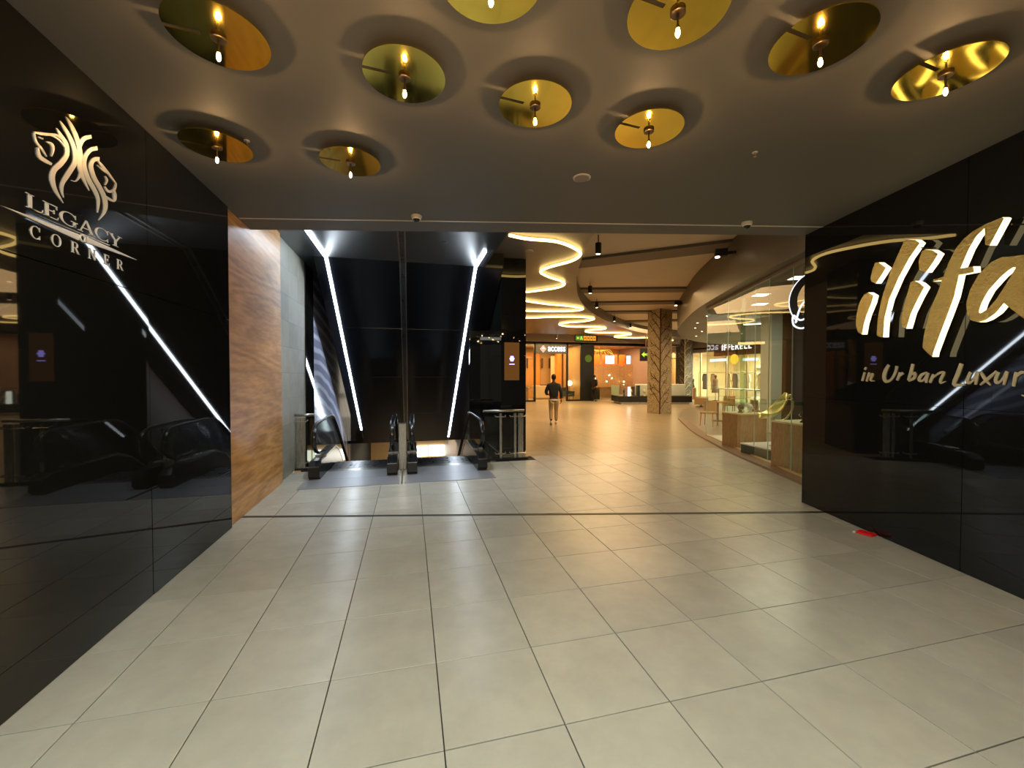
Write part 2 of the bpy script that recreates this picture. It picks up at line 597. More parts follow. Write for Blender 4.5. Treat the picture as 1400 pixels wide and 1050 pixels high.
# tiles as pieces
tile_mesh = {}
def tile_piece(w, d, x, y):
    key = (round(w, 3), round(d, 3))
    if key not in tile_mesh:
        b = BM()
        g, t = 0.0030, 0.0015
        a = [b.verts.new(p) for p in ((g, g, -0.012), (w - g, g, -0.012), (w - g, d - g, -0.012), (g, d - g, -0.012))]
        c = [b.verts.new(p) for p in ((g, g, -t), (w - g, g, -t), (w - g, d - g, -t), (g, d - g, -t))]
        e = [b.verts.new(p) for p in ((g + t, g + t, 0), (w - g - t, g + t, 0), (w - g - t, d - g - t, 0), (g + t, d - g - t, 0))]
        for A, B_ in ((a, c), (c, e)):
            for k in range(4):
                b.faces.new((A[k], A[(k + 1) % 4], B_[(k + 1) % 4], B_[k]))
        b.faces.new(e)
        me = bpy.data.meshes.new('floor_tile')
        b.to_mesh(me)
        b.free()
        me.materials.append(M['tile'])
        tile_mesh[key] = me
    o = bpy.data.objects.new('floor_tile', tile_mesh[key])
    C.objects.link(o)
    o.parent = floor
    o.location = (x, y, random.uniform(-0.0006, 0.0006))
    return o
X0, TS, Y0, TY = 0.15, 0.60, 1.905, 0.605
nt_ = 0
for j in range(-4, 11):
    for i in range(-4, 12):
        xa, xb = X0 + i * TS, X0 + (i + 1) * TS
        ya, yb = Y0 + j * TY, Y0 + (j + 1) * TY
        xa = max(xa, -2.08)
        if ya < 0.1 and (xa > 3.9):
            continue
        rwx = 5.25 + (4.5 - yb) * -0.252 if yb < 4.5 else 99
        if xa > rwx + 0.2:
            continue
        # hall curve on the right
        if ya > 4.4:
            lim = [p.x for p in CV if p.y >= yb]
            if lim and xa > lim[0] + 0.15:
                continue
        if ya > 7.6 and xa > 2.4 and False:
            continue
        if xa < 2.3 and yb > 8.2:
            yb = min(yb, 8.15)
            if yb - ya < 0.05:
                continue
        tile_piece(xb - xa, yb - ya, xa, ya)
        nt_ += 1
# the rest of the hall floor: tiles joined, too foreshortened to pick apart
bm = BM()
def curve_x(y):
    for p, q in zip(CV, CV[1:]):
        if p.y <= y <= q.y:
            return p.x + (q.x - p.x) * (y - p.y) / max(q.y - p.y, 1e-6)
    return 99 if y > CV[-1].y else 5.6
g = 0.002
for j in range(11, 62):
    for i in range(3, 50):
        xa, xb = X0 + i * TS, X0 + (i + 1) * TS
        ya, yb = Y0 + j * TY, Y0 + (j + 1) * TY
        if xa > curve_x(yb) + 0.05:
            continue
        vv = [bm.verts.new(p) for p in ((xa + g, ya + g, 0), (xb - g, ya + g, 0), (xb - g, yb - g, 0), (xa + g, yb - g, 0))]
        ww = [bm.verts.new(p) for p in ((xa + g, ya + g, -0.012), (xb - g, ya + g, -0.012), (xb - g, yb - g, -0.012), (xa + g, yb - g, -0.012))]
        bm.faces.new(vv)
        for k in range(4):
            bm.faces.new((ww[k], ww[(k + 1) % 4], vv[(k + 1) % 4], vv[k]))
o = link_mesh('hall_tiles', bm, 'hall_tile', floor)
o['kind'] = 'stuff'
# shop and cafe floor inside the curve
bm = BM()
inner = [(p.x + 0.12, p.y - 0.02) for p in CV]
flat(bm, inner + [(34, 22.6), (34, 3.4), (5.7, 3.4)], -0.012, 0.012)
struct('floor_shop', bm, 'shop_floor', 'smooth brown floor of the cafe and shop inside the curved curb')
# curb strip along the glass
bm = BM()
for p, q in zip(CV[:40], CV[1:41]):
    n_ = Vector((-(q.y - p.y), q.x - p.x, 0)).normalized()
    o1, o2 = p, q
    i1, i2 = p - n_ * 0.30, q - n_ * 0.30
    lo = [bm.verts.new((v.x, v.y, 0.0)) for v in (o1, o2, i2, i1)]
    hi = [bm.verts.new((v.x, v.y, 0.045)) for v in (o1, o2, i2, i1)]
    bm.faces.new(hi)
    for k in range(4):
        bm.faces.new((lo[k], lo[(k + 1) % 4], hi[(k + 1) % 4], hi[k]))
bmesh.ops.remove_doubles(bm, verts=bm.verts, dist=0.0005)
struct('trim_1', bm, 'curb', 'reddish brown curb curving along the foot of the shop glass')
# expansion joint across the floor
bm = BM()
ja, jb = Vector((-2.02, 5.72, 0)), Vector((5.26, 4.09, 0))
jd = (jb - ja).normalized()
jn = Vector((-jd.y, jd.x, 0))
for off, w_, h_ in ((-0.022, 0.008, 0.004), (0.022, 0.008, 0.004), (0, 0.030, 0.0015)):
    q = [ja + jn * (off - w_ / 2), jb + jn * (off - w_ / 2), jb + jn * (off + w_ / 2), ja + jn * (off + w_ / 2)]
    flat(bm, [(v.x, v.y) for v in q], -0.005, h_)
struct('trim_2', bm, 'joint', 'thin metal expansion joint crossing the tiled floor')

# ---------------------------------------------------------------- structure: ceilings
bm = BM()
flat(bm, [(-2.6, -4.5), (6.0, -4.5), (6.0, edge_y(6.0)), (-2.6, edge_y(-2.6))], CZ, CZ + 0.06)
ceiling = struct('ceiling', bm, 'ceiling', 'low taupe plaster ceiling hung with brass disc lamps')
bm = BM()
q = [(-2.6, edge_y(-2.6)), (6.0, edge_y(6.0)), (6.0, edge_y(6.0) - 0.08), (-2.6, edge_y(-2.6) - 0.08)]
flat(bm, q, CZ + 0.06, HZ + 0.2)
struct('trim_3', bm, 'ceiling', 'taupe bulkhead edge where the low ceiling ends')
bm = BM()
ca, cb = Vector((-2.0, 5.70, 0)), Vector((5.23, 4.20, 0))
cd = (cb - ca).normalized()
cn = Vector((-cd.y, cd.x, 0))
flat(bm, [(v.x, v.y) for v in (ca - cn * .012, cb - cn * .012, cb + cn * .012, ca + cn * .012)], CZ - 0.006, CZ + 0.002)
struct('trim_4', bm, 'plastic_white', 'pale expansion joint line across the low ceiling')
# ceiling over the escalators
bm = BM()
flat(bm, [(-2.6, edge_y(-2.6) - 0.02), (1.55, edge_y(1.55) - 0.02), (1.55, 8.62), (-1.81, 8.62), (-1.81, 16), (-2.6, 16)], 4.05, 4.2)
struct('ceiling_escalator', bm, 'shaft_ceiling', 'dark glossy flat ceiling before the escalator soffit')
# sloping black soffit, in panels
soffit = None
SLP = 0.709
def sz(y):
    return 4.05 - (y - 8.62) * SLP
bm = BM()
side(bm, [(8.62, 4.12), (15.2, sz(15.2) + 0.07), (15.2, 4.9), (8.62, 4.9)], -1.80, 1.97)
soffit = struct('ceiling_soffit', bm, 'backing', 'glossy black soffit sloping down above the escalators')
ys = [8.62, 10.27, 11.92, 13.57, 15.2]
for xa, xb in ((-1.78, -0.16), (-0.08, 1.95)):
    for ya, yb in zip(ys, ys[1:]):
        b = BM()
        side(b, [(ya + .004, sz(ya + .004)), (yb - .004, sz(yb - .004)), (yb - .004, sz(yb - .004) + .06), (ya + .004, sz(ya + .004) + .06)], xa, xb)
        link_mesh('soffit_panel', b, 'black_soffit', soffit)
b = BM()
flat(b, [(-2.1, 15.2), (1.97, 15.2), (1.97, 24), (-2.1, 24)], sz(15.2), sz(15.2) + 0.1)
link_mesh('soffit_end', b, 'black_soffit', soffit)

# high ceiling and dropped slab with its curved edge
bm = BM()
flat(bm, [(1.5, 4.2), (34, 4.2), (34, 44), (1.5, 44)], HZ, HZ + 0.2)
struct('ceiling_high', bm, 'high_ceiling', 'tan high ceiling of the mall hall between dark ribs')
for (a_, b_, w_) in (((3.6, 11.0), (8.4, 7.1), 0.75), ((5.5, 13.7), (10.2, 12.3), 0.62), ((6.6, 16.2), (12.0, 14.3), 0.6), ((8.4, 18.2), (14.0, 16.4), 0.6), ((11.2, 21.0), (16.5, 18.6), 0.6), ((3.2, 7.9), (7.2, 5.0), 0.3)):
    b = BM()
    p, q_ = Vector((*a_, 0)), Vector((*b_, 0))
    d_ = (q_ - p).normalized()
    n_ = Vector((-d_.y, d_.x, 0)) * w_ / 2
    flat(b, [(v.x, v.y) for v in (p - n_, q_ - n_, q_ + n_, p + n_)], HZ - 0.07, HZ + 0.01)
    o = struct('trim_5', b, 'beam', 'dark rib under the high ceiling')
slab_edge = cat([(3.3, 5.0, 0), (3.30, 6.9, 0), (3.60, 8.1, 0), (4.35, 10.3, 0), (5.75, 13.3, 0), (7.75, 16.3, 0), (11.1, 20.1, 0), (14.6, 22.9, 0), (19, 24.6, 0)], 5)
bm = BM()
flat(bm, [(1.50, 5.42)] + [(p.x, p.y) for p in slab_edge if p.y > 5.03] + [(19, 27.2), (14.5, 26.0), (12.2, 24.4), (1.50, 24.4)], SZ, HZ + 0.02)
struct('ceiling_dropped', bm, 'ceiling2', 'lower curved ceiling carrying the winding light tube')
# fascia and soffit on the right: solid band following the curve
bm = BM()
flat(bm, [(p.x, p.y) for p in CV] + [(34, 23.5), (34, 3.2), (5.0, 3.2), (5.0, 4.38)], FZ, HZ + 0.05)
struct('ceiling_shop', bm, 'fascia', 'curved brown fascia and soffit above the shopfront')

# ---------------------------------------------------------------- structure: walls
def panelled(name, label, ys, zs, x, m, thick=0.03, face=1, piece='wall_panel', gap=0.003, tilt=0.0, back=0.12):
    b = BM()
    x1 = x - face * back
    box(b, min(x - face * thick, x1), ys[0], zs[0], max(x - face * thick, x1), ys[-1], zs[-1])
    w = struct(name, b, 'backing', label)
    for ya, yb in zip(ys, ys[1:]):
        for za, zb in zip(zs, zs[1:]):
            c = BM()
            box(c, -thick * face if face > 0 else 0, -(yb - ya) / 2 + gap, -(zb - za) / 2 + gap, 0 if face > 0 else thick, (yb - ya) / 2 - gap, (zb - za) / 2 - gap)
            link_mesh(piece, c, m, w, loc=(x, (ya + yb) / 2, (za + zb) / 2), rot=(0, random.uniform(-tilt, tilt), random.uniform(-tilt, tilt)))
    return w

panelled('wall_left', 'glossy black panelled wall carrying the lion sign', [-4.5, -2.2, -0.68, 0.82, 2.33, 3.84, 5.34], [0.0, 2.385, CZ], -1.99, 'black_gloss', tilt=0.0012)
panelled('wall_wood', 'figured brown wood veneer panel beside the glossy black wall', [5.34, 7.40], [0.0, 4.06], -2.02, 'wood', piece='wood_panel')
wt = panelled('wall_tiled', 'pale grey tiled wall between the wood panel and the escalator', [7.40, 8.0, 8.6, 9.15], [0.0, 0.45, 0.9, 1.35, 1.8, 2.25, 2.7, 3.15, 3.6, 4.05], -2.06, 'wall_tile', piece='wall_tile', gap=0.0016)
panelled('wall_shaft', 'black strip of wall beside the escalator shaft', [9.15, 9.85], [-5.0, 4.05], -2.04, 'black_gloss')
b = BM()
box(b, -2.2, 9.85, -5.0, -2.10, 24, 4.2)
ws = struct('wall_shaft_left', b, 'backing', 'side wall of the escalator shaft with pale wave print')
for ya, yb in ((9.85, 12.0), (12.0, 13.9), (13.9, 15.8)):
    c = BM()
    box(c, -2.10, ya + .004, -3.5, -2.075, yb - .004, 4.05)
    link_mesh('printed_panel', c, 'wave_print', ws)
# right wall: black glossy panels along a slightly splayed line
b = BM()
for pts in ([rw(0, 0, -0.02), rw(9.0, 0, -0.02), rw(9.0, 0, -0.5), rw(0, 0, -0.5)],):
    flat(b, [(p[0], p[1]) for p in pts], 0, CZ + 0.06)
wr = struct('wall_right', b, 'backing', 'glossy black wall carrying the glowing gold sign')
for ta, tb in ((0, 2.0), (2.0, 3.5), (3.5, 5.0), (5.0, 7.0), (7.0, 9.0)):
    for za, zb in ((0, 1.46), (1.46, CZ)):
        c = BM()
        prism(c, [(ta + .003 * (ta > 0), za + .002), (tb - .003, za + .002), (tb - .003, zb - .002), (ta + .003 * (ta > 0), zb - .002)], lambda p: rw(p[0], p[1], 0.0), lambda p: rw(p[0], p[1], -0.03))
        link_mesh('wall_panel', c, 'black_gloss', wr)
c = BM()
flat(c, [rw(-0.012, 0, -0.5)[:2], rw(-0.012, 0, 0.002)[:2], rw(0.0, 0, 0.002)[:2], rw(0.0, 0, -0.5)[:2]], 0, CZ + 0.06)
link_mesh('end_panel', c, 'black_gloss', wr)

# black wall that closes the shaft on its right
b = BM()
box(b, 1.47, 10.28, -0.5, 1.99, 10.40, HZ)
struct('wall_back', b, 'black_gloss', 'glossy black wall behind the right escalator')
b = BM()
box(b, 1.99, 10.28, -5, 2.20, 26.6, HZ)
struct('wall_hall_left', b, 'mauve', 'left side wall of the mall hall')
# lower floor
b = BM()
box(b, -6, 8.6, -5.2, 14, 24.2, -5.0)
struct('floor_lower', b, 'shop_floor', 'floor of the level below')
b = BM()
box(b, -6, 24.0, -5.0, 14, 24.2, -0.7)
struct('wall_lower', b, 'tan', 'tan shopfront wall of the level below')
b = BM()
box(b, -2.1, 8.62, -5.0, 2.0, 8.70, -0.3)
struct('wall_pit', b, 'steel_dark', 'dark end wall under the escalator landing')
lw = thing('lit_shop_sign', 'row of small lit white panels on the floor below the escalators', 'sign', (0, 23.95, -2.55))
for k, (xa, xb) in enumerate(((0.36, 0.98), (1.06, 1.95), (2.05, 2.75), (2.85, 3.6))):
    c = BM()
    box(c, xa, -0.05, -0.30, xb, 0, 0.30)
    link_mesh('light_panel', c, 'panel_glow', lw)

# pillar with a digital poster
b = BM()
box(b, 2.0, 8.93, 0.0, 2.51, 10.26, SZ)
wp = struct('wall_pillar', b, 'backing', 'square glossy black pillar between the escalators and the hall')
for za, zb in ((0, 2.2), (2.2, SZ)):
    c = BM()
    box(c, 1.97, 8.90, za + .003, 2.54, 8.93, zb - .003)
    link_mesh('pillar_panel', c, 'black_gloss', wp)
    c = BM()
    box(c, 1.97, 8.93, za + .003, 2.0, 10.27, zb - .003)
    link_mesh('pillar_panel', c, 'black_gloss', wp)
    c = BM()
    box(c, 2.51, 8.93, za + .003, 2.54, 10.27, zb - .003)
    link_mesh('pillar_panel', c, 'black_gloss', wp)
ps = thing('digital_poster', 'orange brown digital poster with a violet mark on the black pillar', 'screen', (2.215, 8.9, 2.07))
c = BM()
box(c, -0.17, -0.012, -0.42, 0.17, 0, 0.42)
link_mesh('screen_panel', c, 'poster', ps)
c = BM()
for k in range(6):
    a_ = k * math.pi / 3
    ball(c, (0.035 * math.cos(a_), -0.014, 0.06 + 0.045 * math.sin(a_)), 0.022, (1, .2, 1), 8, 6)
ball(c, (0, -0.014, 0.06), 0.03, (1, .2, 1), 8, 6)
link_mesh('mark', c, 'violet_glow', ps)
c = BM()
box(c, -0.06, -0.014, -0.07, 0.06, -0.01, -0.055)
link_mesh('caption_bar', c, 'violet_glow', ps)

# ---------------------------------------------------------------- brass disc lamps
LAMPS = [
 (-1.01, 2.62, 'large brass disc lamp at the upper left of the ceiling, above the lion sign'),
 (-0.02, 2.68, 'brass disc lamp left of centre between the two left lamps and the middle one'),
 (-1.51, 3.86, 'brass disc lamp nearest the left black wall in the far row'),
 (-0.49, 3.86, 'smallest far brass disc lamp right of the one by the left wall'),
 (0.38, 1.93, 'brass disc lamp cut by the top edge of the photo near its middle'),
 (1.34, 1.87, 'brass disc lamp at the top right of the middle, cut by the top edge'),
 (0.85, 2.75, 'brass disc lamp nearest the middle of the ceiling'),
 (1.77, 2.81, 'brass disc lamp right of the middle one in the second row'),
 (2.24, 1.85, 'brass disc lamp third from the right in the front row, half dark'),
 (3.22, 1.85, 'rightmost brass disc lamp, brightest gold near the right wall'),
]
HIDDEN = [(-0.55, 1.9), (-1.45, 1.75), (-1.0, 0.9), (0.0, 0.95), (0.9, 0.95), (1.85, 0.95), (2.8, 0.9), (3.8, 0.95), (-0.5, -0.2), (0.9, -0.2), (2.3, -0.2), (3.4, -0.2), (0.2, -1.3), (2.0, -1.3)]
def make_disc_lamp():
    t = thing('disc_lamp', '', 'ceiling lamp', (0, 0, CZ), 0, 'brass disc lamps on the low ceiling')
    RR, zt = 0.25, -0.052
    sa = R(186)
    hw = 0.0125
    pts = []
    da = math.asin(hw / RR)
    for k in range(49):
        a = sa + da + (2 * math.pi - 2 * da) * k / 48
        pts.append((RR * math.cos(a), RR * math.sin(a)))
    d_ = Vector((math.cos(sa), math.sin(sa)))
    n_ = Vector((-d_.y, d_.x))
    for s_ in (-1, 1):
        v = d_ * 0.085 + n_ * hw * s_
        pts.append((v.x, v.y))
    b = BM()
    a = [b.verts.new((x, y, zt - 0.006)) for x, y in pts]
    c = [b.verts.new((x, y, zt)) for x, y in pts]
    b.faces.new(a[::-1])
    b.faces.new(c)
    for k in range(len(pts)):
        b.faces.new((a[k], a[(k + 1) % len(pts)], c[(k + 1) % len(pts)], c[k]))
    link_mesh('disc', b, 'brass', t)
    b = BM()
    cyl(b, 0, 0, zt, 0.0, 0.012, n=8)
    link_mesh('rod', b, 'bronze', t)
    b = BM()
    cyl(b, 0, 0, zt - 0.022, zt - 0.0065, 0.038, n=20)
    link_mesh('boss', b, 'bronze', t, bevel=0.003)
    b = BM()
    cyl(b, 0, 0, zt - 0.085, zt - 0.022, 0.006, n=8)
    cyl(b, 0, 0, zt - 0.095, zt - 0.082, 0.011, n=10)
    link_mesh('stem', b, 'bronze', t)
    b = BM()
    lathe(b, [(0.005, zt - 0.098), (0.0095, zt - 0.106), (0.0115, zt - 0.118), (0.008, zt - 0.130), (0.002, zt - 0.138)], n=8)
    link_mesh('bulb', b, 'bulb', t)
    return t
lamp0 = make_disc_lamp()
for k, L_ in enumerate(LAMPS + HIDDEN):
    o = lamp0 if k == 0 else copy_tree(lamp0)
    o.location = (L_[0], L_[1], CZ)
    if len(L_) > 2:
        o['label'] = L_[2]
    else:
        o['label'] = 'brass disc lamp on the ceiling behind the viewer'

# ceiling speakers, cameras, sprinklers
def ceil_speaker(x, y, z, label, r=0.085):
    t = thing('ceiling_speaker', label, 'speaker', (x, y, z))
    b = BM()
    lathe(b, [(r * 0.86, -0.010), (r, -0.006), (r, 0.0), (r * 0.8, 0.0)], n=28)
    link_mesh('rim', b, 'plastic_white', t)
    b = BM()
    cyl(b, 0, 0, -0.013, -0.009, r * 0.84, n=28)
    link_mesh('grille', b, 'mauve', t)
ceil_speaker(1.63, 3.74, CZ, 'round flush ceiling speaker behind the middle brass lamps')
ceil_speaker(2.44, 9.0 - 0.7, SZ, 'round ceiling speaker beside the winding light tube')
def dome(x, y, label):
    t = thing('dome_camera', label, 'camera', (x, y, CZ))
    b = BM()
    lathe(b, [(0.055, -0.035), (0.062, -0.02), (0.062, 0.0), (0.03, 0.0)], n=20)
    link_mesh('housing', b, 'plastic_white', t, smooth=False)
    b = BM()
    lathe(b, [(0.006, -0.078), (0.026, -0.070), (0.041, -0.052), (0.045, -0.035), (0.02, -0.034)], n=18)
    link_mesh('lens_dome', b, 'rubber', t, smooth=True)
    b = BM()
    lathe(b, [(0.046, -0.046), (0.052, -0.040), (0.052, -0.034), (0.046, -0.034)], n=18)
    link_mesh('ring', b, 'white', t)
dome(0.09, 5.10, 'small white dome camera on the ceiling above the escalators')
dome(4.11, 4.32, 'small white dome camera on the ceiling near the right wall')
def sprinkler(x, y, label):
    t = thing('sprinkler', label, 'sprinkler', (x, y, CZ))
    b = BM()
    cyl(b, 0, 0, -0.006, 0, 0.022, n=14)
    link_mesh('escutcheon', b, 'plastic_white', t)
    b = BM()
    cyl(b, 0, 0, -0.03, -0.006, 0.007, n=8)
    cyl(b, 0, 0, -0.038, -0.034, 0.014, n=10)
    tube(b, [(-.008, 0, -0.028), (-.012, 0, -0.034), (0, 0, -0.037), (.012, 0, -0.034), (.008, 0, -0.028)], 0.002, 6)
    link_mesh('head', b, 'steel', t)
sprinkler(2.89, 2.96, 'small sprinkler head on the bare right part of the ceiling')
sprinkler(-1.28, 3.82, 'small sprinkler head beside the far left brass lamp')

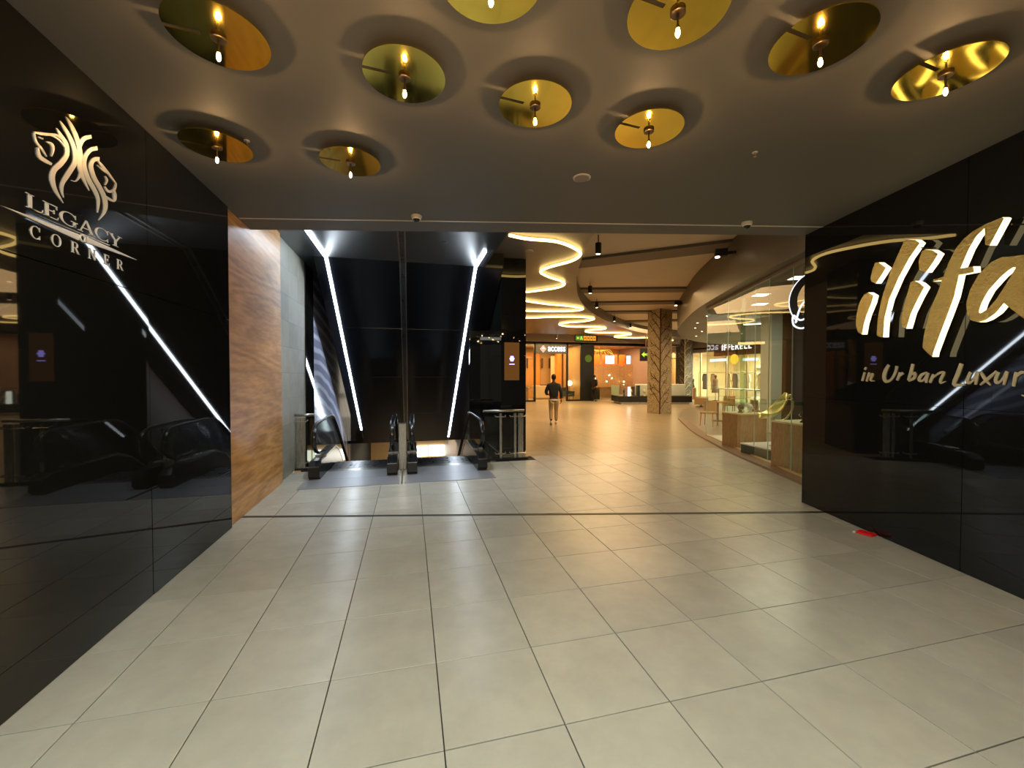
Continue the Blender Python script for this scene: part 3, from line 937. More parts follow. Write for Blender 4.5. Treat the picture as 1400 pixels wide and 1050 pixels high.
# ---------------------------------------------------------------- lion sign
LION = [[[[3.063,3.297],[3.066,3.301]],[[3.067,3.292],[3.073,3.299]],[[3.072,3.284],[3.083,3.296]],[[3.079,3.275],[3.095,3.291]],[[3.086,3.265],[3.107,3.285]],[[3.094,3.254],[3.118,3.277]],[[3.103,3.242],[3.13,3.268]],[[3.112,3.23],[3.141,3.256]],[[3.12,3.217],[3.152,3.243]],[[3.127,3.202],[3.16,3.229]],[[3.133,3.186],[3.168,3.213]],[[3.139,3.17],[3.174,3.196]],[[3.144,3.153],[3.18,3.178]],[[3.149,3.137],[3.184,3.161]],[[3.153,3.119],[3.189,3.142]],[[3.156,3.102],[3.191,3.123]],[[3.158,3.084],[3.193,3.103]],[[3.159,3.065],[3.192,3.081]],[[3.159,3.044],[3.19,3.059]],[[3.158,3.025],[3.187,3.036]],[[3.155,3.007],[3.18,3.014]],[[3.15,2.991],[3.171,2.994]],[[3.144,2.976],[3.158,2.975]],[[3.136,2.962],[3.145,2.959]],[[3.128,2.951],[3.133,2.947]],[[3.12,2.945],[3.12,2.94]],[[3.11,2.942],[3.109,2.937]],[[3.101,2.94],[3.099,2.936]],[[3.094,2.939],[3.092,2.935]]],[[[3.018,3.247],[3.021,3.25]],[[3.021,3.242],[3.027,3.248]],[[3.025,3.235],[3.035,3.246]],[[3.031,3.227],[3.045,3.242]],[[3.039,3.218],[3.056,3.237]],[[3.048,3.209],[3.068,3.23]],[[3.059,3.199],[3.081,3.221]],[[3.071,3.187],[3.095,3.211]],[[3.081,3.175],[3.107,3.199]],[[3.09,3.162],[3.118,3.186]],[[3.098,3.147],[3.128,3.171]],[[3.105,3.132],[3.136,3.155]],[[3.109,3.116],[3.142,3.138]],[[3.111,3.1],[3.146,3.122]],[[3.112,3.085],[3.148,3.104]],[[3.11,3.07],[3.148,3.085]],[[3.105,3.053],[3.142,3.063]],[[3.096,3.034],[3.131,3.037]],[[3.083,3.012],[3.115,3.011]],[[3.068,2.988],[3.1,2.986]],[[3.054,2.965],[3.086,2.964]],[[3.042,2.944],[3.073,2.943]],[[3.031,2.924],[3.06,2.923]],[[3.021,2.904],[3.048,2.905]],[[3.013,2.886],[3.04,2.89]],[[3.01,2.869],[3.035,2.877]],[[3.009,2.856],[3.032,2.865]],[[3.011,2.844],[3.031,2.854]],[[3.014,2.834],[3.03,2.843]],[[3.018,2.825],[3.03,2.833]],[[3.023,2.818],[3.032,2.823]],[[3.029,2.812],[3.034,2.815]],[[3.033,2.807],[3.035,2.809]]],[[[2.991,3.19],[2.994,3.193]],[[2.995,3.184],[3.001,3.19]],[[3.0,3.175],[3.011,3.186]],[[3.006,3.166],[3.022,3.182]],[[3.013,3.157],[3.032,3.176]],[[3.022,3.149],[3.043,3.171]],[[3.032,3.141],[3.054,3.165]],[[3.04,3.133],[3.066,3.158]],[[3.046,3.124],[3.075,3.147]],[[3.049,3.112],[3.08,3.133]],[[3.051,3.099],[3.083,3.118]],[[3.051,3.085],[3.083,3.1]],[[3.047,3.071],[3.08,3.08]],[[3.04,3.056],[3.071,3.059]],[[3.029,3.04],[3.059,3.037]],[[3.016,3.022],[3.046,3.017]],[[3.004,3.004],[3.033,2.997]],[[2.991,2.989],[3.018,2.978]],[[2.977,2.972],[3.002,2.96]],[[2.962,2.954],[2.99,2.946]],[[2.95,2.933],[2.983,2.934]],[[2.942,2.914],[2.978,2.922]],[[2.938,2.897],[2.974,2.91]],[[2.938,2.88],[2.972,2.897]],[[2.939,2.865],[2.972,2.883]],[[2.944,2.851],[2.974,2.87]],[[2.951,2.837],[2.977,2.856]],[[2.96,2.824],[2.982,2.842]],[[2.97,2.813],[2.989,2.829]],[[2.984,2.801],[2.998,2.814]],[[3.001,2.79],[3.011,2.799]],[[3.017,2.78],[3.022,2.785]],[[3.028,2.773],[3.031,2.775]]],[[[3.262,3.304],[3.267,3.284]],[[3.251,3.296],[3.255,3.276]],[[3.233,3.285],[3.239,3.264]],[[3.212,3.27],[3.223,3.252]],[[3.193,3.253],[3.213,3.242]],[[3.178,3.234],[3.204,3.231]],[[3.166,3.216],[3.195,3.218]],[[3.156,3.197],[3.188,3.203]],[[3.148,3.177],[3.181,3.187]],[[3.143,3.156],[3.176,3.17]],[[3.14,3.135],[3.172,3.15]],[[3.139,3.114],[3.169,3.13]],[[3.139,3.094],[3.169,3.111]],[[3.14,3.074],[3.171,3.093]],[[3.142,3.055],[3.175,3.075]],[[3.146,3.036],[3.18,3.058]],[[3.152,3.019],[3.185,3.042]],[[3.158,3.006],[3.19,3.029]],[[3.166,2.995],[3.195,3.016]],[[3.175,2.985],[3.2,3.005]],[[3.185,2.976],[3.206,2.992]],[[3.198,2.964],[3.214,2.978]],[[3.212,2.953],[3.224,2.962]],[[3.226,2.942],[3.233,2.948]],[[3.235,2.935],[3.239,2.938]]],[[[3.313,3.26],[3.317,3.235]],[[3.302,3.252],[3.306,3.228]],[[3.285,3.242],[3.29,3.218]],[[3.265,3.228],[3.276,3.209]],[[3.247,3.211],[3.264,3.199]],[[3.231,3.194],[3.254,3.187]],[[3.217,3.176],[3.243,3.173]],[[3.204,3.157],[3.234,3.159]],[[3.194,3.138],[3.227,3.145]],[[3.187,3.12],[3.221,3.13]],[[3.182,3.101],[3.217,3.115]],[[3.18,3.083],[3.215,3.1]],[[3.181,3.065],[3.216,3.085]],[[3.185,3.047],[3.22,3.07]],[[3.192,3.029],[3.227,3.054]],[[3.202,3.012],[3.236,3.038]],[[3.213,2.996],[3.246,3.023]],[[3.227,2.981],[3.259,3.009]],[[3.245,2.968],[3.275,2.995]],[[3.261,2.955],[3.292,2.981]],[[3.275,2.943],[3.305,2.966]],[[3.285,2.931],[3.315,2.953]],[[3.294,2.921],[3.322,2.94]],[[3.3,2.91],[3.327,2.926]],[[3.305,2.897],[3.33,2.909]],[[3.307,2.88],[3.327,2.887]],[[3.307,2.858],[3.321,2.863]],[[3.306,2.838],[3.314,2.84]],[[3.305,2.823],[3.31,2.825]]],[[[3.333,3.199],[3.331,3.171]],[[3.323,3.194],[3.321,3.166]],[[3.308,3.187],[3.308,3.159]],[[3.29,3.176],[3.297,3.153]],[[3.272,3.161],[3.292,3.149]],[[3.258,3.145],[3.286,3.142]],[[3.248,3.129],[3.28,3.133]],[[3.24,3.112],[3.276,3.123]],[[3.237,3.094],[3.274,3.112]],[[3.239,3.077],[3.275,3.099]],[[3.244,3.06],[3.28,3.085]],[[3.252,3.044],[3.287,3.07]],[[3.261,3.029],[3.296,3.056]],[[3.274,3.016],[3.307,3.044]],[[3.289,3.004],[3.321,3.032]],[[3.304,2.993],[3.336,3.021]],[[3.318,2.981],[3.35,3.008]],[[3.33,2.968],[3.364,2.995]],[[3.341,2.955],[3.377,2.982]],[[3.351,2.941],[3.389,2.967]],[[3.357,2.927],[3.397,2.95]],[[3.361,2.911],[3.4,2.931]],[[3.364,2.895],[3.401,2.91]],[[3.363,2.878],[3.398,2.888]],[[3.36,2.861],[3.389,2.865]],[[3.351,2.84],[3.372,2.839]],[[3.337,2.815],[3.35,2.813]],[[3.322,2.792],[3.329,2.791]],[[3.312,2.776],[3.315,2.776]]],[[[2.842,3.078],[2.844,3.088]],[[2.85,3.081],[2.853,3.091]],[[2.862,3.084],[2.865,3.097]],[[2.875,3.088],[2.879,3.104]],[[2.889,3.093],[2.892,3.11]],[[2.902,3.099],[2.905,3.116]],[[2.916,3.105],[2.918,3.122]],[[2.929,3.112],[2.932,3.129]],[[2.943,3.119],[2.945,3.135]],[[2.957,3.126],[2.958,3.142]],[[2.97,3.133],[2.971,3.149]],[[2.982,3.14],[2.985,3.155]],[[2.993,3.144],[2.999,3.159]],[[3.004,3.145],[3.013,3.16]],[[3.017,3.145],[3.025,3.158]],[[3.028,3.143],[3.036,3.155]],[[3.036,3.142],[3.043,3.153]]],[[[2.839,3.076],[2.847,3.081]],[[2.84,3.068],[2.848,3.074]],[[2.841,3.056],[2.851,3.062]],[[2.844,3.043],[2.854,3.051]],[[2.848,3.032],[2.859,3.042]],[[2.856,3.025],[2.865,3.036]],[[2.865,3.02],[2.874,3.031]],[[2.875,3.015],[2.884,3.027]],[[2.884,3.011],[2.893,3.021]],[[2.893,3.005],[2.901,3.014]],[[2.902,2.998],[2.909,3.006]],[[2.911,2.992],[2.916,2.998]],[[2.917,2.988],[2.921,2.992]]],[[[2.942,3.123],[2.946,3.131]],[[2.953,3.124],[2.957,3.133]],[[2.969,3.127],[2.973,3.136]],[[2.987,3.129],[2.992,3.138]],[[3.002,3.129],[3.008,3.138]],[[3.014,3.126],[3.021,3.134]],[[3.026,3.12],[3.034,3.129]],[[3.037,3.114],[3.044,3.123]],[[3.044,3.11],[3.052,3.119]]],[[[2.858,3.008],[2.868,3.015]],[[2.858,2.999],[2.87,3.007]],[[2.857,2.985],[2.873,2.995]],[[2.858,2.97],[2.877,2.984]],[[2.862,2.958],[2.882,2.977]],[[2.87,2.952],[2.887,2.975]],[[2.88,2.95],[2.895,2.974]],[[2.891,2.95],[2.904,2.973]],[[2.901,2.95],[2.914,2.973]],[[2.913,2.95],[2.924,2.972]],[[2.926,2.952],[2.936,2.971]],[[2.938,2.954],[2.947,2.971]],[[2.947,2.955],[2.954,2.97]]],[[[2.92,3.071],[2.922,3.077]],[[2.926,3.071],[2.929,3.08]],[[2.934,3.071],[2.939,3.084]],[[2.941,3.07],[2.951,3.087]],[[2.946,3.068],[2.961,3.087]],[[2.949,3.065],[2.967,3.082]],[[2.952,3.06],[2.971,3.075]],[[2.955,3.054],[2.972,3.065]],[[2.956,3.047],[2.971,3.055]],[[2.955,3.038],[2.968,3.043]],[[2.953,3.027],[2.963,3.03]],[[2.95,3.016],[2.958,3.018]],[[2.948,3.008],[2.955,3.009]]],[[[2.868,3.069],[2.871,3.075]],[[2.873,3.069],[2.876,3.076]],[[2.881,3.07],[2.884,3.077]],[[2.889,3.071],[2.892,3.078]],[[2.894,3.072],[2.896,3.079]],[[2.899,3.079],[2.893,3.074]],[[2.896,3.08],[2.892,3.075]],[[2.894,3.081],[2.89,3.076]],[[2.892,3.081],[2.888,3.076]]],[[[3.315,3.168],[3.32,3.172]],[[3.32,3.162],[3.328,3.17]],[[3.328,3.155],[3.341,3.168]],[[3.339,3.147],[3.355,3.164]],[[3.351,3.139],[3.37,3.159]],[[3.366,3.133],[3.385,3.153]],[[3.384,3.127],[3.402,3.146]],[[3.402,3.121],[3.419,3.138]],[[3.42,3.115],[3.435,3.13]],[[3.438,3.108],[3.451,3.121]],[[3.456,3.102],[3.467,3.112]],[[3.472,3.096],[3.48,3.104]],[[3.484,3.092],[3.49,3.098]]],[[[3.308,3.133],[3.311,3.137]],[[3.318,3.13],[3.322,3.136]],[[3.333,3.127],[3.338,3.134]],[[3.349,3.123],[3.356,3.133]],[[3.363,3.121],[3.371,3.131]],[[3.375,3.12],[3.382,3.13]],[[3.386,3.12],[3.392,3.128]],[[3.396,3.12],[3.401,3.126]],[[3.403,3.12],[3.406,3.125]]],[[[3.48,3.093],[3.493,3.097]],[[3.476,3.082],[3.491,3.087]],[[3.47,3.067],[3.489,3.072]],[[3.462,3.053],[3.484,3.056]],[[3.455,3.042],[3.474,3.039]],[[3.446,3.034],[3.458,3.024]],[[3.434,3.025],[3.44,3.012]],[[3.422,3.018],[3.422,3.002]],[[3.413,3.015],[3.405,2.997]],[[3.406,3.015],[3.391,2.999]],[[3.396,3.019],[3.382,3.006]],[[3.388,3.024],[3.375,3.014]],[[3.381,3.028],[3.371,3.019]]],[[[3.457,3.036],[3.472,3.045]],[[3.458,3.029],[3.476,3.04]],[[3.46,3.02],[3.481,3.032]],[[3.461,3.01],[3.486,3.023]],[[3.462,3.0],[3.488,3.012]],[[3.462,2.99],[3.487,3.001]],[[3.463,2.979],[3.486,2.987]],[[3.462,2.971],[3.48,2.972]],[[3.461,2.969],[3.463,2.956]],[[3.449,2.966],[3.442,2.951]],[[3.427,2.966],[3.417,2.949]],[[3.405,2.966],[3.394,2.949]],[[3.39,2.967],[3.379,2.949]]],[[[3.378,3.093],[3.384,3.098]],[[3.382,3.089],[3.389,3.096]],[[3.386,3.084],[3.396,3.093]],[[3.39,3.079],[3.403,3.088]],[[3.391,3.073],[3.406,3.08]],[[3.389,3.065],[3.403,3.069]],[[3.384,3.054],[3.396,3.056]],[[3.379,3.043],[3.388,3.044]],[[3.375,3.035],[3.383,3.036]]]]
sg = thing('lion_sign', 'pale metal emblem of two lion heads back to back on the black wall', 'sign', (-1.99, 3.1, 2.0))
def P0(v):
    return (0.012 + 0.0, v[0] - 3.1, v[1] - 2.0)
for k, rib in enumerate(LION):
    b = BM()
    dz_ = 0.004 + 0.0002 * k
    A = [(b.verts.new((0.0, l[0] - 3.1, l[1] - 2.0)), b.verts.new((0.0, r_[0] - 3.1, r_[1] - 2.0)),
          b.verts.new((dz_, l[0] - 3.1, l[1] - 2.0)), b.verts.new((dz_, r_[0] - 3.1, r_[1] - 2.0))) for l, r_ in rib]
    for p, q_ in zip(A, A[1:]):
        b.faces.new((p[2], p[3], q_[3], q_[2]))
        b.faces.new((p[0], p[2], q_[2], q_[0]))
        b.faces.new((p[3], p[1], q_[1], q_[3]))
    b.faces.new((A[0][0], A[0][1], A[0][3], A[0][2]))
    b.faces.new((A[-1][0], A[-1][2], A[-1][3], A[-1][1]))
    link_mesh('mane_stroke' if k < 8 else 'head_stroke', b, 'silver_letter', sg)

# serif letters, unit height, as simple polygons
def rect(a, b_, c, d_):
    return [(a, b_), (c, b_), (c, d_), (a, d_)]
def serif(x0, x1, y):
    return rect(x0, y, x1, y + 0.05)
def arc(cx, cy, rx, ry, a0, a1, t0, n=20):
    """crescent stroke, thick at the sides and thin at top and bottom"""
    out, inn = [], []
    for k in range(n + 1):
        a = R(a0 + (a1 - a0) * k / n)
        w = 0.045 + t0 * abs(math.cos(a)) ** 1.5
        out.append((cx + rx * math.cos(a), cy + ry * math.sin(a)))
        inn.append((cx + (rx - w) * math.cos(a), cy + (ry - min(w, 0.06)) * math.sin(a)))
    return [[out[k], out[k + 1], inn[k + 1], inn[k]] for k in range(n)]
GL = {
 'L': ([rect(.10, 0, .25, 1), serif(.0, .35, 0), serif(.0, .35, .95), rect(.2, 0, .72, .06), [(.66, .0), (.72, .0), (.76, .30), (.70, .12)]], .78),
 'E': ([rect(.10, 0, .25, 1), serif(.0, .3, 0), serif(.0, .3, .95), rect(.2, 0, .70, .06), rect(.2, .94, .68, 1), rect(.2, .48, .52, .54), [(.64, 0), (.70, 0), (.75, .26), (.69, .12)], [(.66, 1), (.68, .74), (.63, .80), (.60, .96)], rect(.49, .38, .54, .64)], .80),
 'G': (arc(.50, .5, .50, .52, 42, 325, .10) + [rect(.74, .05, .88, .42), serif(.62, .98, .40), [(.84, .98), (.88, .98), (.88, .66), (.82, .80)]], 1.02),
 'A': ([[(.44, 1.03), (.52, 1.03), (.14, 0), (.08, 0)], [(.42, 1.03), (.54, 1.03), (.92, 0), (.74, 0)], rect(.22, .32, .72, .38), serif(-.02, .26, 0), serif(.64, 1.0, 0)], 1.0),
 'C': (arc(.50, .5, .50, .52, 42, 318, .10) + [[(.84, .98), (.88, .98), (.88, .64), (.82, .80)], [(.84, .02), (.88, .02), (.88, .32), (.82, .18)]], .95),
 'Y': ([[(.0, 1), (.20, 1), (.54, .45), (.40, .45)], [(.78, 1), (.86, 1), (.54, .42), (.46, .48)], rect(.40, 0, .55, .48), serif(.28, .67, 0), serif(-.06, .30, .95), serif(.66, .96, .95)], .95),
 'O': (arc(.50, .5, .50, .52, 0, 360, .10, 30), 1.05),
 'R': ([rect(.10, 0, .25, 1), serif(.0, .35, 0), serif(.0, .3, .95), [(.38, .50), (.54, .50), (.90, 0), (.70, 0)], serif(.70, .96, 0), rect(.2, .94, .48, 1), rect(.2, .46, .48, .52)] + arc(.42, .73, .34, .27, -90, 90, .09, 12), .95),
 'N': ([rect(.12, 0, .19, 1), rect(.80, 0, .87, 1), [(.08, 1), (.24, 1), (.87, 0), (.76, 0)], serif(.0, .32, 0), serif(.0, .2, .95), serif(.68, .99, .95)], 1.0),
}
def serif_word(word, y0, y1, z0, z1, h0, h1, name, label, gap=None):
    t = thing(name, label, 'sign', (-1.99, (y0 + y1) / 2, z0))
    tot = sum(GL[ch][1] for ch in word)
    hh = (h0 + h1) / 2
    sc_ = 1.0
    if gap is None:
        sc_ = (y1 - y0) / (tot * hh)
        gp = 0
    else:
        gp = ((y1 - y0) - tot * hh) / (len(word) - 1)
    y = y0
    for ch in word:
        polys, w = GL[ch]
        b = BM()
        for k, pl in enumerate(polys):
            d_ = 0.004
            try:
                prism(b, [(y + p[0] * hh * sc_, z0 + p[1] * hh) for p in pl],
                      lambda p: (d_, p[0] - t.location.y, p[1] - t.location.z), lambda p: (0.0, p[0] - t.location.y, p[1] - t.location.z))
            except ValueError:
                pass
        link_mesh('letter', b, 'silver_letter', t)
        y += w * hh * sc_ + gp
serif_word('LEGACY', 2.785, 3.540, 2.655, 2.655, 0.078, 0.078, 'lettering', 'large pale capitals LEGACY under the lion emblem')
serif_word('CORNER', 2.805, 3.550, 2.502, 2.502, 0.068, 0.068, 'lettering', 'smaller widely spaced pale capitals CORNER below the thin rule', gap=1)
t = thing('sign_rule', 'long tapering pale rule with a small ring between the two words', 'sign', (-1.99, 3.167, 2.612))
b = BM()
prism(b, [(-.53, -.008), (-.03, .014), (-.03, -.024)], lambda p: (.009, p[0], p[1]), lambda p: (0, p[0], p[1]))
prism(b, [(.53, .008), (.03, -.018), (.03, .020)], lambda p: (.009, p[0], p[1]), lambda p: (0, p[0], p[1]))
prism(b, [(-.33, .022), (.24, .026), (.24, .031)], lambda p: (.009, p[0], p[1]), lambda p: (0, p[0], p[1]))
link_mesh('rule', b, 'silver_letter', t)
b = BM()
tube(b, [(0.006, 0.020 * math.cos(2 * math.pi * k / 16), 0.020 * math.sin(2 * math.pi * k / 16)) for k in range(16)], 0.006, 6, closed=True)
link_mesh('ring', b, 'silver_letter', t)

# ---------------------------------------------------------------- glowing gold sign on the right wall
IL = {
'idot': [(1.206, 2.961), (1.25, 2.952), (1.336, 2.873), (1.282, 2.808), (1.218, 2.736), (1.161, 2.772), (1.152, 2.81), (1.175, 2.9)] ,
'istem': [(1.035, 2.6), (1.074, 2.648), (1.125, 2.66), (1.19, 2.614), (1.169, 2.539), (1.108, 2.415), (1.076, 2.319), (1.055, 2.209), (1.005, 2.238), (0.971, 2.314), (0.975, 2.418), (0.999, 2.534)] ,
'l': [(1.528, 3.085), (1.563, 3.09), (1.645, 3.06), (1.687, 3.016), (1.583, 2.9), (1.474, 2.731), (1.376, 2.534), (1.327, 2.351), (1.317, 2.154), (1.27, 2.161), (1.24, 2.187), (1.251, 2.362), (1.288, 2.55), (1.384, 2.815), (1.466, 2.971)] ,
'i2dot': [(1.708, 2.93), (1.736, 2.94), (1.808, 2.912), (1.86, 2.863), (1.817, 2.798), (1.751, 2.72), (1.689, 2.761), (1.68, 2.843)] ,
'i2stem': [(1.603, 2.663), (1.646, 2.666), (1.694, 2.635), (1.739, 2.586), (1.682, 2.492), (1.612, 2.356), (1.571, 2.215), (1.529, 2.232), (1.512, 2.295), (1.529, 2.399), (1.568, 2.528)] ,
'f': [(2.143, 2.97), (2.243, 2.997), (2.349, 3.007), (2.363, 2.994), (2.33, 2.931), (2.267, 2.81), (2.236, 2.825), (2.232, 2.904), (2.229, 2.965), (2.169, 2.919), (2.113, 2.827), (2.051, 2.68), (2.151, 2.672), (2.157, 2.622), (2.04, 2.627), (2.004, 2.445), (1.951, 2.292), (1.888, 2.12), (1.834, 1.963), (1.828, 1.925), (1.766, 1.981), (1.733, 2.019), (1.745, 2.134), (1.798, 2.357), (1.877, 2.546), (1.895, 2.615), (1.821, 2.621), (1.823, 2.638), (1.912, 2.642), (1.952, 2.754), (2.007, 2.86), (2.073, 2.931)] ,
}
sign = thing('gold_sign', 'large hammered gold script letters ilifa with glowing cream edges', 'sign', rw(1.9, 2.0, 0))
so = Vector(sign.location)
def rl(p, o):
    return Vector(rw(p[0], p[1], o)) - so
F0, F1 = 0.05, 0.11
for key, nm in (('idot', 'letter_dot'), ('istem', 'letter_stem'), ('l', 'letter_stem'), ('i2dot', 'letter_dot'), ('i2stem', 'letter_stem'), ('f', 'letter_stem')):
    b = BM()
    prism(b, IL[key], lambda p: rl(p, F1), lambda p: rl(p, F0), 0, 1)
    link_mesh(nm, b, ['hammered', 'letter_light'], sign)
# a: open bowl and stem
ao = [(2.406, 2.681), (2.355, 2.693), (2.282, 2.674), (2.196, 2.599), (2.132, 2.485), (2.103, 2.374), (2.11, 2.281), (2.146, 2.217), (2.204, 2.196), (2.254, 2.209), (2.322, 2.255), (2.375, 2.326)]
ai = [(2.456, 2.603), (2.408, 2.583), (2.348, 2.537), (2.265, 2.445), (2.218, 2.354), (2.198, 2.281), (2.208, 2.263), (2.263, 2.296), (2.32, 2.36), (2.385, 2.468)]
b = BM()
outer = ao + [(2.485, 2.19), (2.555, 2.185), (2.575, 2.64), (2.50, 2.668)]
holeo = ai
def ring_prism(b, outer, hole, f0, f1):
    # resample both loops to the same count by angle around the hole's centre
    cx = sum(p[0] for p in hole) / len(hole)
    cz = sum(p[1] for p in hole) / len(hole)
    def samp(loop, ang):
        best = None
        dx, dz = math.cos(ang), math.sin(ang)
        for p, q_ in zip(loop, loop[1:] + loop[:1]):
            ex, ez = q_[0] - p[0], q_[1] - p[1]
            den = dx * ez - dz * ex
            if abs(den) < 1e-9:
                continue
            s_ = ((p[0] - cx) * ez - (p[1] - cz) * ex) / den
            u_ = ((p[0] - cx) * dz - (p[1] - cz) * dx) / den
            if s_ > 0 and -1e-6 <= u_ <= 1 + 1e-6 and (best is None or s_ > best):
                best = s_
        return (cx + dx * best, cz + dz * best)
    N = 72
    O = [samp(outer, 2 * math.pi * k / N) for k in range(N)]
    I = [samp(hole, 2 * math.pi * k / N) for k in range(N)]
    vo1 = [b.verts.new(f1(p)) for p in O]; vi1 = [b.verts.new(f1(p)) for p in I]
    vo0 = [b.verts.new(f0(p)) for p in O]; vi0 = [b.verts.new(f0(p)) for p in I]
    for k in range(N):
        j = (k + 1) % N
        b.faces.new((vo1[k], vo1[j], vi1[j], vi1[k])).material_index = 0
        b.faces.new((vo0[k], vi0[k], vi0[j], vo0[j])).material_index = 0
        b.faces.new((vo0[k], vo0[j], vo1[j], vo1[k])).material_index = 1
        b.faces.new((vi0[k], vi1[k], vi1[j], vi0[j])).material_index = 1
ring_prism(b, outer, holeo, lambda p: rl(p, F0), lambda p: rl(p, F1))
link_mesh('letter_bowl', b, ['hammered', 'letter_light'], sign)
b = BM()
for tt, zz in ((1.10, 2.42), (1.36, 2.42), (1.40, 2.70), (1.62, 2.45), (1.86, 2.52), (1.98, 2.40), (2.28, 2.52), (1.25, 2.82), (2.2, 2.88), (2.38, 2.94), (1.82, 2.82), (2.50, 2.55), (1.66, 2.98)):
    tube(b, [rl((tt, zz), 0.0), rl((tt, zz), 0.07)], 0.006, 6)
link_mesh('standoff_pins', b, 'bronze', sign)['kind'] = 'stuff'

